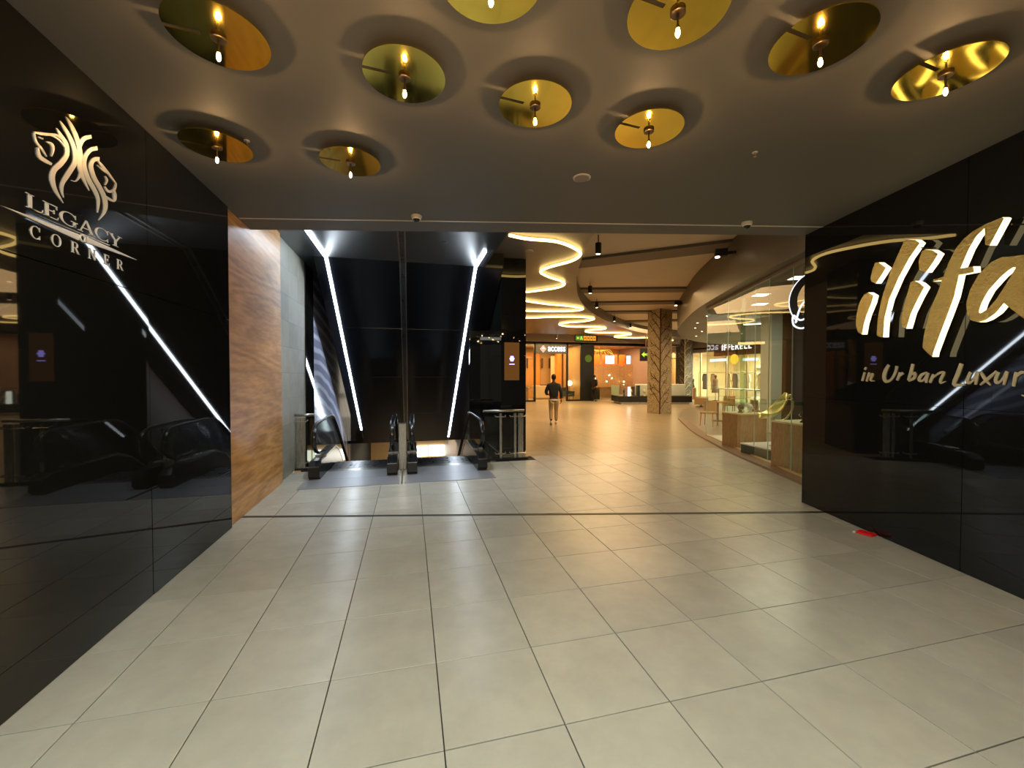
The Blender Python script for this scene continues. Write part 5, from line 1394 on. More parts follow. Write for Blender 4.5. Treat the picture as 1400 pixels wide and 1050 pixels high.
t = thing('table_lamp', 'glowing round table lamp behind the right shop window', 'lamp', (11.3, 28.0, 0))
b = BM()
cyl(b, 0, 0, 0, 0.03, 0.16, n=16)
cyl(b, 0, 0, 0.03, 1.05, 0.015, n=8)
link_mesh('stand', b, 'brown', t)
b = BM()
ball(b, (0, 0, 1.22), 0.20)
link_mesh('globe', b, glow('globe_glow', (1.0, 0.72, 0.34), 2.0), t, smooth=True)
t = thing('armchair', 'dark armchair beside the glowing table lamp in the shop window', 'armchair', (10.9, 27.4, 0), R(20))
b = BM()
box(b, -0.35, -0.32, 0.28, 0.35, 0.35, 0.44)
link_mesh('seat', b, 'green', t, bevel=0.03)
b = BM()
box(b, -0.36, 0.28, 0.40, 0.36, 0.40, 0.92)
link_mesh('backrest', b, 'green', t, bevel=0.03)
for sx in (-1, 1):
    b = BM()
    box(b, sx * 0.35 - 0.05, -0.30, 0.30, sx * 0.35 + 0.05, 0.38, 0.66)
    link_mesh('armrest', b, 'green', t, bevel=0.02)
    for sy in (-0.26, 0.30):
        b = BM()
        cyl(b, sx * 0.30, sy, 0, 0.29, 0.014, 0.022, 8)
        link_mesh('leg', b, 'brown', t)
st = thing('staircase_display', 'slanting glass sided display steps behind the left shop window', 'display', (7.7, 27.6, 0))
b = BM()
prism(b, [(-0.8, 1.75), (0.9, 0.62), (0.9, 0.52), (-0.8, 1.65)], lambda p: (p[0], 0, p[1]), lambda p: (p[0], 0.05, p[1]))
link_mesh('slanted_rail', b, 'cream', st)
b = BM()
box(b, -0.8, 0.1, 0.0, 0.4, 0.6, 0.95)
link_mesh('cabinet', b, 'tan', st, bevel=0.01)
for k in range(5):
    b = BM()
    tube(b, [(-0.7 + 0.3 * k, 0.02, 0.95), (-0.7 + 0.3 * k, 0.02, 1.68 - 0.2 * k)], 0.012, 6)
    link_mesh('baluster', b, 'brown', st)
t = thing('shop_mirror', 'tall pale lit column panel behind the right shop window', 'panel', (11.0, 30.6, 0))
b = BM()
box(b, -0.22, 0, 0, 0.1, 0.1, 3.3)
link_mesh('pale_panel', b, 'cream', t)
b = BM()
box(b, 0.12, -0.6, 0, 0.45, 0.1, 3.9)
link_mesh('wood_panel', b, 'ochre', t)

# black pillar between the far shops
t = thing('shop_pillar', 'black pillar with a faint lime badge between the far shops', 'pillar', (12.15, YF, 0))
b = BM()
box(b, -0.50, -0.05, 0, 0.40, 0.4, 3.96)
link_mesh('pillar_body', b, 'black', t)
b = BM()
cyl(b, 0, 0, 0, 0.02, 0.26, n=20)
bmesh.ops.rotate(b, verts=b.verts, cent=(0, 0, 0), matrix=Matrix.Rotation(R(90), 3, 'X'))
bmesh.ops.translate(b, verts=b.verts, vec=(-0.05, -0.06, 2.95))
link_mesh('badge', b, glow('badge_glow', (0.40, 0.50, 0.06), 0.12), t)

# restaurant with string curtain
rs = thing('restaurant_front', 'restaurant front with orange panels and bead curtain at the hall end', 'shopfront', (14.2, YF, 0))
def addr(bx, m, name, **kw):
    return add(bx, m, name, rs, 14.2, YF, **kw)
addr((12.55, YF, 3.86, 17.0, YF + 0.1, 3.96), 'black', 'head_rail')
for k in range(5):
    addr((12.7 + k * 0.72, YF + 1.9, 2.45 + 0.1 * (k % 2), 13.2 + k * 0.72, YF + 1.96, 3.35), 'orange', 'orange_panel')
addr((12.60, YF + 0.02, 0.04, 14.5, YF + 0.05, 0.95), 'rail_glass', 'low_glass')
addr((12.60, YF + 1.2, 0.0, 13.6, YF + 1.6, 0.85), 'green', 'planter', bevel=0.02)
b = BM()
rnd = random.Random(4)
for k in range(110):
    xx = -1.55 + 3.3 * k / 110 + rnd.uniform(-0.01, 0.01)
    zb = 0.75 + rnd.uniform(-0.1, 0.25)
    box(b, xx, 0.60, zb, xx + 0.012, 0.612, 2.60)
    z = zb
    while z < 2.5:
        box(b, xx - 0.008, 0.592, z, xx + 0.02, 0.62, z + 0.05)
        z += rnd.uniform(0.12, 0.3)
o = link_mesh('bead_curtain', b, 'bead', rs)
o['kind'] = 'stuff'
for k, (xa, za) in enumerate(((14.55, 2.95), (16.1, 2.95))):
    t = thing('menu_screen', ('pale blue lit screen above the bead curtain' if k == 0 else 'smaller pale blue lit screen right of the larger one'), 'screen', (xa, YF + 1.5, za))
    w = 0.40 if k == 0 else 0.2
    b = BM()
    box(b, -w, 0, -0.34, w, 0.05, 0.34)
    link_mesh('bezel', b, 'black', t)
    b = BM()
    box(b, -w + 0.03, -0.01, -0.31, w - 0.03, 0, 0.31)
    link_mesh('display', b, 'screen', t)
rnd = random.Random(9)
ch = thing('chandelier', 'golden branching chandelier above the orange restaurant panels', 'chandelier', (13.6, YF + 1.3, 3.55))
b = BM()
cyl(b, 0, 0, 0, 0.42, 0.012, n=6)
link_mesh('rod', b, 'bronze', ch)
for k in range(16):
    b = BM()
    x_ = -1.2 + 2.4 * k / 15
    tube(b, cat([(x_ * 0.15, 0, 0.0), (x_ * 0.6, rnd.uniform(-.2, .2), 0.12), (x_, rnd.uniform(-.2, .2), -0.10 - rnd.random() * 0.25)], 4), 0.014, 5)
    link_mesh('arm', b, 'yellow_glow', ch)
# pendant bulbs: small warm globes in the restaurant
GL_L = ['leftmost', 'second', 'third', 'middle', 'fifth', 'sixth', 'rightmost']
for k in range(7):
    t = thing('globe_lamp', GL_L[k] + ' small warm globe lamp from the left behind the bead curtain', 'lamp', (12.9 + 0.48 * k, YF + 1.6 + 0.5 * (k % 3), 1.3 + 0.25 * ((k * 5) % 3)), 0, 'warm globe lamps behind the bead curtain')
    b = BM()
    ball(b, (0, 0, 0), 0.07, u=10, v=8)
    link_mesh('globe', b, glow('g%d' % k, (1, 0.55, 0.16), 2) if k == 0 else 'spot_glow', t)
    b = BM()
    cyl(b, 0, 0, 0.05, 3.96 - t.location.z, 0.006, n=5)
    link_mesh('cord', b, 'black', t)

# purple-grey shop side right of the restaurant, behind the kiosk
b = BM()
box(b, 16.5, 25.0, 0, 17.35, 25.2, HZ)
box(b, 17.15, 25.2, 0, 17.35, 34, HZ)
struct('wall_far_right', b, 'mauve', 'mauve grey wall between the restaurant and the carved column')
t = thing('framed_panel', 'dark framed shop panel with peach poster behind the kiosk', 'poster', (16.55, 24.6, 0))
for bx in ((-0.5, 0, 0.0, -0.40, 0.1, 3.5), (0.42, 0, 0.0, 0.52, 0.1, 3.5), (-0.5, 0, 3.4, 0.52, 0.1, 3.5), (-0.5, 0, 2.45, 0.52, 0.1, 2.55)):
    b = BM()
    box(b, *bx)
    link_mesh('frame_bar', b, 'brown', t)
b = BM()
box(b, -0.4, 0.04, 1.2, 0.42, 0.08, 2.45)
link_mesh('poster_face', b, glow('peach_glow', (0.75, 0.42, 0.24), 0.35), t)
b = BM()
box(b, -0.45, -0.3, 0, 0.4, 0.3, 1.75)
link_mesh('dark_cabinet', b, 'black', t, bevel=0.01)
# hanging arrow sign
t = thing('arrow_sign', 'black hanging sign with lime arrow and small symbol above the kiosk', 'sign', (14.1, 22.5, 3.05))
b = BM()
box(b, -0.40, 0, -0.40, 0.40, 0.10, 0.40)
link_mesh('sign_box', b, 'black', t, bevel=0.01)
b = BM()
front(b, [(-.33, 0), (-.12, .17), (-.16, .06), (.02, .06), (.02, -.06), (-.16, -.06), (-.12, -.17)], -0.012, -0.002)
link_mesh('arrow', b, 'lime_glow', t)
b = BM()
for bx in ((.06, -.10, .12, .10), (.06, .05, .32, .10), (.06, -.10, .32, -.05), (.26, -.10, .32, .10)):
    box(b, bx[0], -0.012, bx[1], bx[2], -0.002, bx[3])
link_mesh('vehicle_symbol', b, 'lime_glow', t)
b = BM()
box(b, -0.03, 0.03, 0.40, 0.03, 0.07, SZ - 3.05)
link_mesh('hanger', b, 'brown', t)

# kiosk
k_ = thing('display_kiosk', 'island kiosk with glass cases and black base in the hall', 'kiosk', (14.4, 23.4, 0), R(-14))
def kb(bx, m, name, **kw):
    b_ = BM()
    box(b_, *bx)
    return link_mesh(name, b_, m, k_, **kw)
kb((-1.6, -0.9, 0.0, 2.6, 0.9, 0.12), 'steel', 'plinth')
kb((-1.75, -1.0, 0.12, 2.75, 1.0, 0.50), 'black', 'base', bevel=0.02)
kb((-1.75, -1.0, 0.50, -1.73, 1.0, 1.15), 'glass_edge', 'glass_end')
kb((-1.75, -1.0, 0.50, 2.75, -0.985, 1.15), 'glass', 'glass_front')
kb((-1.75, -1.0, 1.15, 2.75, 1.0, 1.18), 'glass', 'glass_top')
kb((-0.60, -0.95, 0.50, -0.45, -0.6, 1.15), 'black', 'case_divider')
kb((-0.40, -0.35, 0.50, 2.6, 0.3, 1.22), 'white', 'display_back', bevel=0.02)
kb((1.15, -0.98, 0.50, 1.27, -0.9, 1.15), 'panel_glow', 'light_tube')
kb((-1.1, -0.75, 0.5, -0.98, -0.6, 1.05), 'panel_glow', 'light_tube')
kb((-0.6, 0.3, 0.50, 2.6, 0.9, 1.05), 'brown', 'counter', bevel=0.02)
for k in range(7):
    b = BM()
    px = -1.35 + 0.42 * k
    lathe(b, [(0.07, 0.50), (0.05, 0.56), (0.03, 0.66), (0.09, 0.76), (0.05, 0.88), (0.02, 0.92)], px, -0.7, 10)
    tag(link_mesh('display_bust', b, 'cream' if k % 2 else 'black', k_))
t = thing('register_monitor', 'white till screen standing on the kiosk counter', 'monitor', (15.3, 23.4, 1.22), R(-20))
b = BM()
box(b, -0.28, 0, 0.14, 0.28, 0.05, 0.56)
link_mesh('screen_case', b, 'white', t, bevel=0.01)
b = BM()
box(b, -0.05, 0, 0, 0.05, 0.05, 0.14)
box(b, -0.12, -0.06, -0.02, 0.12, 0.12, 0.0)
link_mesh('stand', b, 'black', t)

# end of the hall between the columns: lit tan storefront
b = BM()
box(b, 15.5, 34.0, 0, 34, 34.2, HZ)
struct('wall_end', b, 'mauve', 'far end wall of the mall hall')
t = thing('storefront', 'glowing tan storefront at the far end between the two columns', 'shopfront', (23.5, 33.0, 0))
b = BM()
box(b, -2.2, 0.3, 0.1, 2.4, 0.35, 3.3)
link_mesh('curtain_backdrop', b, 'cream', t)
for x in (-2.3, 0.0, 2.4):
    b = BM()
    box(b, x - 0.05, 0, 0, x + 0.05, 0.12, 3.9)
    link_mesh('frame_post', b, 'tan', t)
for z in (3.3, 3.85):
    b = BM()
    box(b, -2.3, 0, z, 2.4, 0.12, z + 0.08)
    link_mesh('head_rail', b, 'brown', t)
for k in range(12):
    b = BM()
    x = -2.1 + 0.37 * k
    cyl(b, x, 0.2, 0.15, 3.25, 0.05, n=6)
    link_mesh('drape', b, 'bead', t)
b = BM()
box(b, -2.2, 0.5, 3.4, 2.4, 0.55, 3.8)
link_mesh('light_band', b, glow('band', (1, 0.72, 0.3), 0.5), t)

# ---------------------------------------------------------------- clothing shop across the cafe
XF = 21.4
cs = thing('clothing_shop', 'clothing shop with dark fascia and pale lit interior seen through glass', 'shopfront', (XF, 21, 0))
def cb(bx, m, name, par=cs, **kw):
    b_ = BM()
    box(b_, bx[0] - XF, bx[1] - 21, bx[2], bx[3] - XF, bx[4] - 21, bx[5])
    return link_mesh(name, b_, m, par, **kw)
cb((XF, 14.5, 3.15, XF + 0.25, 25.4, FZ + 1.0), 'brown', 'fascia')
cb((XF, 25.4, 3.5, XF + 0.2, 29.5, FZ + 1.0), 'mauve', 'fascia')
for y in (14.5, 17.6, 20.2, 22.4, 24.2, 26.8, 29.5):
    cb((XF, y - 0.05, 0, XF + 0.08, y + 0.05, 3.5), 'champagne', 'frame_post')
cb((XF + 5.5, 14.0, 0, XF + 5.7, 30, 4.0), 'cream', 'back_wall')
cb((XF, 13.8, 0, XF + 5.7, 14.0, 4.0), 'brown', 'side_wall')
cb((XF, 29.6, 0, XF + 5.7, 29.8, 4.0), 'cream', 'side_wall')
cb((XF, 14.0, 3.75, XF + 5.6, 29.8, 3.85), 'white', 'shop_ceiling')
for k in range(6):
    cb((XF + 1.2, 15.3 + 2.4 * k, 3.70, XF + 2.0, 16.3 + 2.4 * k, 3.74), 'panel_glow', 'ceiling_panel')
cb((XF + 0.02, 14.6, 0.05, XF + 0.03, 29.4, 3.3), 'glass', 'glass_front')
cs2 = thing('shop_sign', 'white glowing serifless capitals IFFERELL on the brown fascia', 'sign', (XF - 0.03, 23.3, 3.70))
text('lettering', 'IFFERELL', 'white_glow', cs2, 0.56, 0.01, (0, 0, 0), (R(90), 0, R(-90)), bold=0.004, space=1.25)
cs3 = thing('projecting_sign', 'round yellow lit badge hanging under the brown fascia', 'sign', (XF - 0.5, 22.9, 2.85))
b = BM()
cyl(b, 0, 0, -0.03, 0.03, 0.33, n=24)
bmesh.ops.rotate(b, verts=b.verts, cent=(0, 0, 0), matrix=Matrix.Rotation(R(90), 3, 'Y'))
link_mesh('badge', b, 'yellow_glow', cs3)
b = BM()
box(b, -0.02, -0.02, 0.30, 0.02, 0.02, 0.62)
box(b, -0.02, -0.02, 0.58, 0.53, 0.02, 0.62)
link_mesh('bracket', b, 'black', cs3)
b = BM()
box(b, 0, -1.9, -0.14, 0.05, -0.7, 0.02)
box(b, 0, 0.75, -0.10, 0.05, 2.3, 0.08)
link_mesh('light_bar', b, 'screen', cs3)
# garments on rails
GCOL = [('white', 'cream'), ('orange', 'orange'), ('grey_cloth', 'grey'), ('black', 'black'), ('navy', 'navy')]
def garment(x, y, m, label, h=1.1, zt=1.9, grp='garments on the shop rails'):
    t = thing('garment', label, 'garment', (x, y, zt), 0, grp)
    b = BM()
    prism(b, [(-.06, 0), (-.23, -.07), (-.30, -.55), (-.22, -.57), (-.19, -.28), (-.24, -h), (.24, -h), (.19, -.28), (.22, -.57), (.30, -.55), (.23, -.07), (.06, 0), (0, -.05)],
          lambda p: (-0.05, p[0], p[1]), lambda p: (0.05, p[0], p[1]))
    link_mesh('cloth', b, m, t, bevel=0.015)
    b = BM()
    tube(b, [(0, -0.16, -0.03), (0, 0, 0.03), (0, 0.16, -0.03)], 0.008, 5)
    tube(b, [(0, 0, 0.03), (0, 0.0, 0.10)], 0.006, 5)
    link_mesh('hanger', b, 'steel', t)
gs = [(22.4, 26.6, 'white', 'long white garment at the left of the clothing shop'), (22.4, 27.5, 'grey_cloth', 'grey garment hanging beside the long white one'), (22.6, 25.3, 'cream', 'cream garment between the white and patterned ones'),
      (22.3, 24.3, 'grey_cloth', 'grey top displayed left of the glass fin'), (22.6, 23.6, 'white', 'pale shirt behind the glass fin'), (22.2, 21.4, 'orange', 'bright orange dress on the clothing rail'), (22.3, 21.0, 'tan', 'tan coat beside the orange dress'),
      (22.3, 20.5, 'black', 'black coat right of the orange dress'), (22.5, 22.3, 'cream', 'cream dress left of the orange dress'), (22.2, 19.9, 'black', 'second black coat near the white shop pillar'), (22.3, 19.0, 'navy', 'navy jacket near the white shop pillar')]
for g_ in gs:
    garment(g_[0], g_[1], g_[2], g_[3], h=1.0 + 0.25 * random.random())
rail = thing('clothes_rail', 'long steel clothes rail carrying the hanging garments', 'rail', (22.4, 23.2, 0))
b = BM()
tube(b, [(0, -5.0, 2.0), (0, 5.0, 2.0)], 0.018, 8)
link_mesh('bar', b, 'steel', rail)
for y in (-5, -1.6, 1.6, 5):
    b = BM()
    cyl(b, 0, y, 0, 2.0, 0.02, n=8)
    link_mesh('upright', b, 'steel', rail)
sx_ = thing('shelf_unit', 'white lit shelf unit along the back of the clothing shop', 'shelf', (26.3, 21, 0))
b = BM()
box(b, 0, -6, 0, 0.5, 6, 0.08)
box(b, 0.45, -6, 0.08, 0.5, 6, 2.6)
link_mesh('carcass', b, 'white', sx_)
for z in (0.7, 1.25, 1.8, 2.35):
    b = BM()
    box(b, 0, -6, z, 0.45, 6, z + 0.04)
    link_mesh('shelf', b, 'champagne', sx_)
dt = thing('display_table', 'low lit display table in front of the clothing shop', 'table', (20.3, 21.6, 0))
b = BM()
box(b, -0.5, -1.6, 0.86, 0.5, 1.6, 0.92)
link_mesh('table_top', b, 'white', dt)
for sx in (-0.42, 0.42):
    for sy in (-1.5, 1.5):
        b = BM()
        cyl(b, sx, sy, 0, 0.86, 0.03, n=8)
        link_mesh('leg', b, 'steel', dt)
# clothing shop mannequins
def mannequin(x, y, m, label):
    t = thing('mannequin', label, 'mannequin', (x, y, 0))
    b = BM()
    lathe(b, [(0.18, 0.0), (0.18, 0.02), (0.02, 0.03), (0.02, 0.8), (0.15, 0.85), (0.17, 0.95), (0.12, 1.15), (0.17, 1.38), (0.15, 1.48), (0.06, 1.54), (0.05, 1.60), (0.09, 1.68), (0.09, 1.76), (0.03, 1.82)], n=14)
    link_mesh('form', b, 'black', t, smooth=True)
    b = BM()
    lathe(b, [(0.26, 0.55), (0.20, 0.95), (0.14, 1.16), (0.19, 1.38), (0.16, 1.50), (0.07, 1.54)], n=14)
    link_mesh('dress', b, m, t, smooth=True)
mannequin(20.9, 24.6, 'grey_cloth', 'mannequin in a grey dress before the clothing shop')
mannequin(21.9, 28.4, 'black', 'dark mannequin at the left end of the clothing shop')

# cafe furniture
def cafe_chair(x, y, rz, label, grp=None):
    t = thing('cafe_chair', label, 'chair', (x, y, 0.012), rz, 'cafe chairs inside the curved curb')
    b = BM()
    box(b, -0.23, -0.22, 0.43, 0.23, 0.22, 0.49)
    link_mesh('seat', b, 'tan', t, bevel=0.02)
    b = BM()
    pts = []
    for k in range(9):
        a = R(200 + 140 * k / 8 - 180)
        pts.append((0.25 * math.cos(a + math.pi / 2 - R(90)), 0.0 + 0.24 * math.sin(a), 0))
    # curved back shell
    vs1, vs2 = [], []
    for k in range(11):
        a = R(20 + 140 * k / 10)
        vs1.append((0.25 * math.cos(a), 0.05 + 0.22 * math.sin(a)))
    for k in range(11):
        a = R(160 - 140 * k / 10)
        vs2.append((0.22 * math.cos(a), 0.05 + 0.19 * math.sin(a)))
    flat(b, vs1 + vs2, 0.50, 0.86)
    link_mesh('backrest', b, 'tan', t, bevel=0.01)
    for sx in (-0.19, 0.19):
        for sy in (-0.18, 0.18):
            b = BM()
            tube(b, [(sx * 1.12, sy * 1.15, 0), (sx, sy, 0.44)], [0.013, 0.02], 8)
            link_mesh('leg', b, 'ochre', t)
cafe_chair(10.1, 12.2, R(-60), 'tan curved back chair standing just left of the shop glass')
cafe_chair(12.3, 12.3, R(70), 'tan chair seen through the end pane of the shop glass')
cafe_chair(13.6, 15.2, R(150), 'tan chair beside the cafe bench')
t = thing('cafe_bench', 'tan upholstered cafe bench inside the curb beyond the chair', 'bench', (16.3, 20.3, 0.012), R(50))
b = BM()
box(b, -0.9, -0.35, 0.12, 0.9, 0.35, 0.50)
link_mesh('seat', b, 'tan', t, bevel=0.04)
b = BM()
box(b, -0.9, 0.30, 0.40, 0.9, 0.45, 1.05)
link_mesh('backrest', b, 'tan', t, bevel=0.04)
for sx in (-0.8, 0.8):
    b = BM()
    cyl(b, sx, 0, 0, 0.13, 0.03, n=8)
    link_mesh('foot', b, 'black', t)
t = thing('cafe_table', 'small round brown table among the cafe chairs', 'table', (11.5, 13.4, 0.012))
b = BM()
cyl(b, 0, 0, 0.72, 0.75, 0.38, n=24)
link_mesh('table_top', b, 'ochre', t)
b = BM()
lathe(b, [(0.22, 0), (0.22, 0.02), (0.03, 0.04), (0.03, 0.72)], n=16)
link_mesh('pedestal', b, 'black', t)

# ---------------------------------------------------------------- jewellery shop glass
G0 = Vector((6.16, 4.86, 0))
MU = [Vector(p) for p in ((5.95, 4.35, 0), (6.58, 5.87, 0), (6.91, 6.68, 0), (7.15, 7.26, 0), (7.74, 8.69, 0), (8.34, 10.16, 0))]
sf = thing('shop_glass', 'tall frameless glass shopfront curving beside the right black wall', 'glass front', (7.0, 7.0, 0))
fo = Vector((7, 7, 0))
for p, q_ in zip(MU, MU[1:]):
    d_ = (q_ - p).normalized()
    n_ = Vector((-d_.y, d_.x, 0)) * 0.006
    a_, c_ = p + d_ * 0.006 - fo, q_ - d_ * 0.006 - fo
    b = BM()
    flat(b, [(v.x, v.y) for v in (a_ - n_, c_ - n_, c_ + n_, a_ + n_)], 0.06, 3.66)
    gp = link_mesh('pane', b, 'glass', sf)
    b = BM()
    flat(b, [(v.x, v.y) for v in (c_ - n_ * 1.2, c_ + d_ * 0.010 - n_ * 1.2, c_ + d_ * 0.010 + n_ * 1.2, c_ + n_ * 1.2)], 0.06, 3.66)
    link_mesh('pane_edge', b, 'glass_edge', gp)
# return pane at the far end
p, q_ = MU[-1], MU[-1] + Vector((2.6, -0.6, 0))
d_ = (q_ - p).normalized()
n_ = Vector((-d_.y, d_.x, 0)) * 0.006
for k in range(2):
    a_ = p + d_ * (0.01 + 1.3 * k) - fo
    c_ = a_ + d_ * 1.28
    b = BM()
    flat(b, [(v.x, v.y) for v in (a_ - n_, c_ - n_, c_ + n_, a_ + n_)], 0.06, 3.66)
    link_mesh('pane', b, 'glass', sf)
# bottom and top channels
for z0_, z1_, nm, m_ in ((0.012, 0.06, 'base_channel', 'champagne'), (3.66, FZ, 'head_channel', 'curb')):
    b = BM()
    d_ = (MU[-1] - MU[0]).normalized()
    n_ = Vector((-d_.y, d_.x, 0)) * 0.035
    flat(b, [((v - fo).x, (v - fo).y) for v in (MU[0] - n_, MU[-1] - n_, MU[-1] + n_, MU[0] + n_)], z0_, z1_)
    link_mesh(nm, b, m_, sf)
# greenish glass fins behind the joints
for (x, y, zb) in ((6.72, 5.78, 1.0), (7.72, 8.25, 0.05)):
    b = BM()
    box(b, x - fo.x, y - fo.y - 0.02, zb, x - fo.x + 0.10, y - fo.y + 0.02, 3.66)
    link_mesh('fin', b, 'fin', sf)
# white base tiles visible between the plinths
b = BM()
for p, q_ in ((MU[0], MU[-1]),):
    d_ = (q_ - p).normalized()
    n_ = Vector((-d_.y, d_.x, 0))
    flat(b, [(v.x, v.y) for v in (p - n_ * 0.04, q_ - n_ * 0.04, q_ - n_ * 0.62, p - n_ * 0.62)], 0.010, 0.03)
struct('floor_display', b, 'white', 'white strip of display floor behind the shop glass')
# shop interior shell
b = BM()
box(b, 12.6, 3.3, 0.0, 12.8, 8.4, FZ)
struct('wall_shop_back', b, 'green', 'dim green grey back wall of the jewellery shop')
b = BM()
box(b, 5.6, 3.2, 0.0, 12.8, 3.35, FZ)
struct('wall_shop_side', b, 'mauve', 'side wall of the jewellery shop')
t = thing('shop_pillar', 'white pillar inside the glass shop', 'pillar', (10.9, 10.45, 0))
b = BM()
box(b, -0.2, -0.2, 0, 0.2, 0.2, FZ)
link_mesh('pillar_body', b, 'white', t)
t = thing('shop_pillar', 'dark brown wood clad pillar inside the glass shop', 'pillar', (11.75, 10.5, 0))
b = BM()
box(b, -0.32, -0.3, 0, 0.35, 0.4, FZ)
link_mesh('pillar_body', b, 'brown', t)
cp = [(7.55, 6.60, 'bright square ceiling panel nearest the black wall in the glass shop'), (8.25, 8.22, 'square ceiling panel left of the brightest in the glass shop'), (9.3, 9.3, 'small far ceiling panel in the glass shop')]
for x, y, lb in cp:
    t = thing('ceiling_panel', lb, 'ceiling light', (x, y, FZ), R(-22))
    b = BM()
    box(b, -0.17, -0.17, -0.02, 0.17, 0.17, 0)
    link_mesh('frame', b, 'white', t)
    b = BM()
    box(b, -0.15, -0.15, -0.024, 0.15, 0.15, -0.02)
    link_mesh('diffuser', b, 'panel_glow', t)
# linear lights of the shop across
for k, (x, y, L) in enumerate(((13.0, 12.4, 1.9), (14.2, 13.0, 1.6), (12.2, 10.9, 1.2))):
    t = thing('linear_light', ('longest thin linear ceiling light beyond the shop glass', 'farthest thin linear ceiling light beyond the shop glass', 'shortest and nearest thin linear ceiling light beyond the shop glass')[k], 'light', (x, y, FZ - 0.02), R(-40), 'thin linear lights beyond the glass')
    b = BM()
    box(b, -L / 2, -0.04, -0.03, L / 2, 0.04, 0)
    link_mesh('diffuser', b, 'panel_glow', t)
    b = BM()
    box(b, -L / 2 - 0.03, -0.06, 0.0, L / 2 + 0.03, 0.06, 0.02)
    link_mesh('housing', b, 'white', t)
DL = ['tiny soffit downlight just left of the shop glass end', 'tiny soffit downlight in the middle of the cafe row', 'tiny soffit downlight before the far curved edge', 'farthest tiny downlight on the brown soffit', 'nearest tiny downlight, over the end pane of the glass', 'rightmost tiny downlight deep over the cafe']
for k, (x, y) in enumerate(((10.4, 13.2), (11.4, 14.6), (12.6, 15.7), (13.8, 17.6), (9.5, 11.6), (15.0, 16.0))):
    t = thing('downlight', DL[k], 'downlight', (x, y, FZ), 0, 'recessed downlights above the cafe')
    b = BM()
    lathe(b, [(0.035, -0.004), (0.05, -0.008), (0.06, 0.0), (0.02, 0.0)], n=14)
    link_mesh('trim_ring', b, 'plastic_white', t)
    b = BM()
    cyl(b, 0, 0, -0.010, -0.0085, 0.03, n=12)
    link_mesh('lens', b, 'spot_glow', t)

# plinths with glass cases
def plinth(x, y, w, d_, h, hv, label, rz):
    t = thing('display_plinth', label, 'plinth', (x, y, 0.012), rz)
    b = BM()
    box(b, 0, 0, 0, w, d_, h)
    link_mesh('body', b, 'plinth_wood', t)
    b = BM()
    box(b, -0.01, -0.01, h, w + 0.01, d_ + 0.01, h + 0.03)
    link_mesh('top_slab', b, 'cream', t)
    for bx in ((0, 0, w, 0.008), (0, d_ - 0.008, w, d_), (0, 0, 0.008, d_), (w - 0.008, 0, w, d_)):
        b = BM()
        box(b, bx[0], bx[1], h + 0.03, bx[2], bx[3], hv)
        link_mesh('case_glass', b, 'glass', t)
    b = BM()
    box(b, 0, 0, hv, w, d_, hv + 0.008)
    link_mesh('case_lid', b, 'glass', t)
    return t
plinth(6.66, 5.68, 0.75, 0.72, 0.86, 1.28, 'oak display plinth with glass case nearest the black wall', R(-3))
plinth(7.48, 7.98, 0.70, 0.62, 0.82, 1.18, 'oak display plinth with glass case at the far end of the shop', R(-3))
# jewellery pieces in the cases
jx = [(6.95, 5.95, 'dark necklace bust in the near glass case', 'black'), (7.18, 5.92, 'silver beaded necklace bust in the near glass case', 'silver_letter'), (7.72, 8.25, 'small dark bracelet stand in the far glass case', 'black'), (8.0, 8.25, 'pale ring block in the far glass case', 'white')]
for k, (x, y, lb, m_) in enumerate(jx):
    zb = 0.903 if k < 2 else 0.863
    t = thing('jewellery_stand', lb, 'display stand', (x, y, zb))
    b = BM()
    lathe(b, [(0.06, 0), (0.06, 0.015), (0.03, 0.04), (0.075, 0.12), (0.05, 0.17), (0.025, 0.20)], n=14)
    link_mesh('bust', b, m_, t, smooth=True)
    b = BM()
    for q in range(12):
        a_ = 2 * math.pi * q / 12
        ball(b, (0.075 * math.cos(a_), 0.075 * math.sin(a_), 0.11 + 0.03 * math.sin(a_)), 0.010, u=6, v=4)
    o = link_mesh('beads', b, 'silver_letter', t)
    o['kind'] = 'stuff'
# low platform with the gold shell chair
t = thing('display_platform', 'low dark platform with white top between the two oak plinths', 'platform', (7.10, 6.78, 0.012), R(-4))
b = BM()
box(b, 0, 0, 0, 1.3, 0.85, 0.22)
link_mesh('base', b, 'green', t)
b = BM()
box(b, -0.01, -0.01, 0.22, 1.31, 0.86, 0.245)
link_mesh('top_slab', b, 'white', t)
t = thing('gold_shell', 'large gold leaf shaped shell held on a thin rod in the window', 'display shell', (7.50, 7.10, 0.257), R(-18))
b = BM()
rows = []
NU, NV = 12, 14
for i in range(NU + 1):
    u_ = i / NU
    row = []
    for j in range(NV + 1):
        v_ = -1 + 2 * j / NV
        w_ = 0.24 * math.sin(math.pi * min(u_ * 0.92 + 0.06, 1)) ** 0.7
        # a seat curling up into a high back
        cx_ = -0.30 + 0.62 * u_ ** 0.8
        cz_ = 0.58 + 0.50 * u_ ** 2.2
        row.append(b.verts.new((cx_ - 0.10 * (v_ ** 2) * u_, w_ * v_, cz_ + 0.12 * (v_ ** 2) * (1 - 0.5 * u_))))
    rows.append(row)
for i in range(NU):
    for j in range(NV):
        b.faces.new((rows[i][j], rows[i][j + 1], rows[i + 1][j + 1], rows[i + 1][j]))
o = link_mesh('shell', b, 'gold_leaf', t, smooth=True)
sm = o.modifiers.new('solid', 'SOLIDIFY')
sm.thickness = 0.012
b = BM()
cyl(b, 0.0, 0, 0.0, 0.62, 0.010, n=8)
cyl(b, 0.0, 0, 0.0, 0.012, 0.09, n=18)
link_mesh('rod', b, 'steel', t)
b = BM()
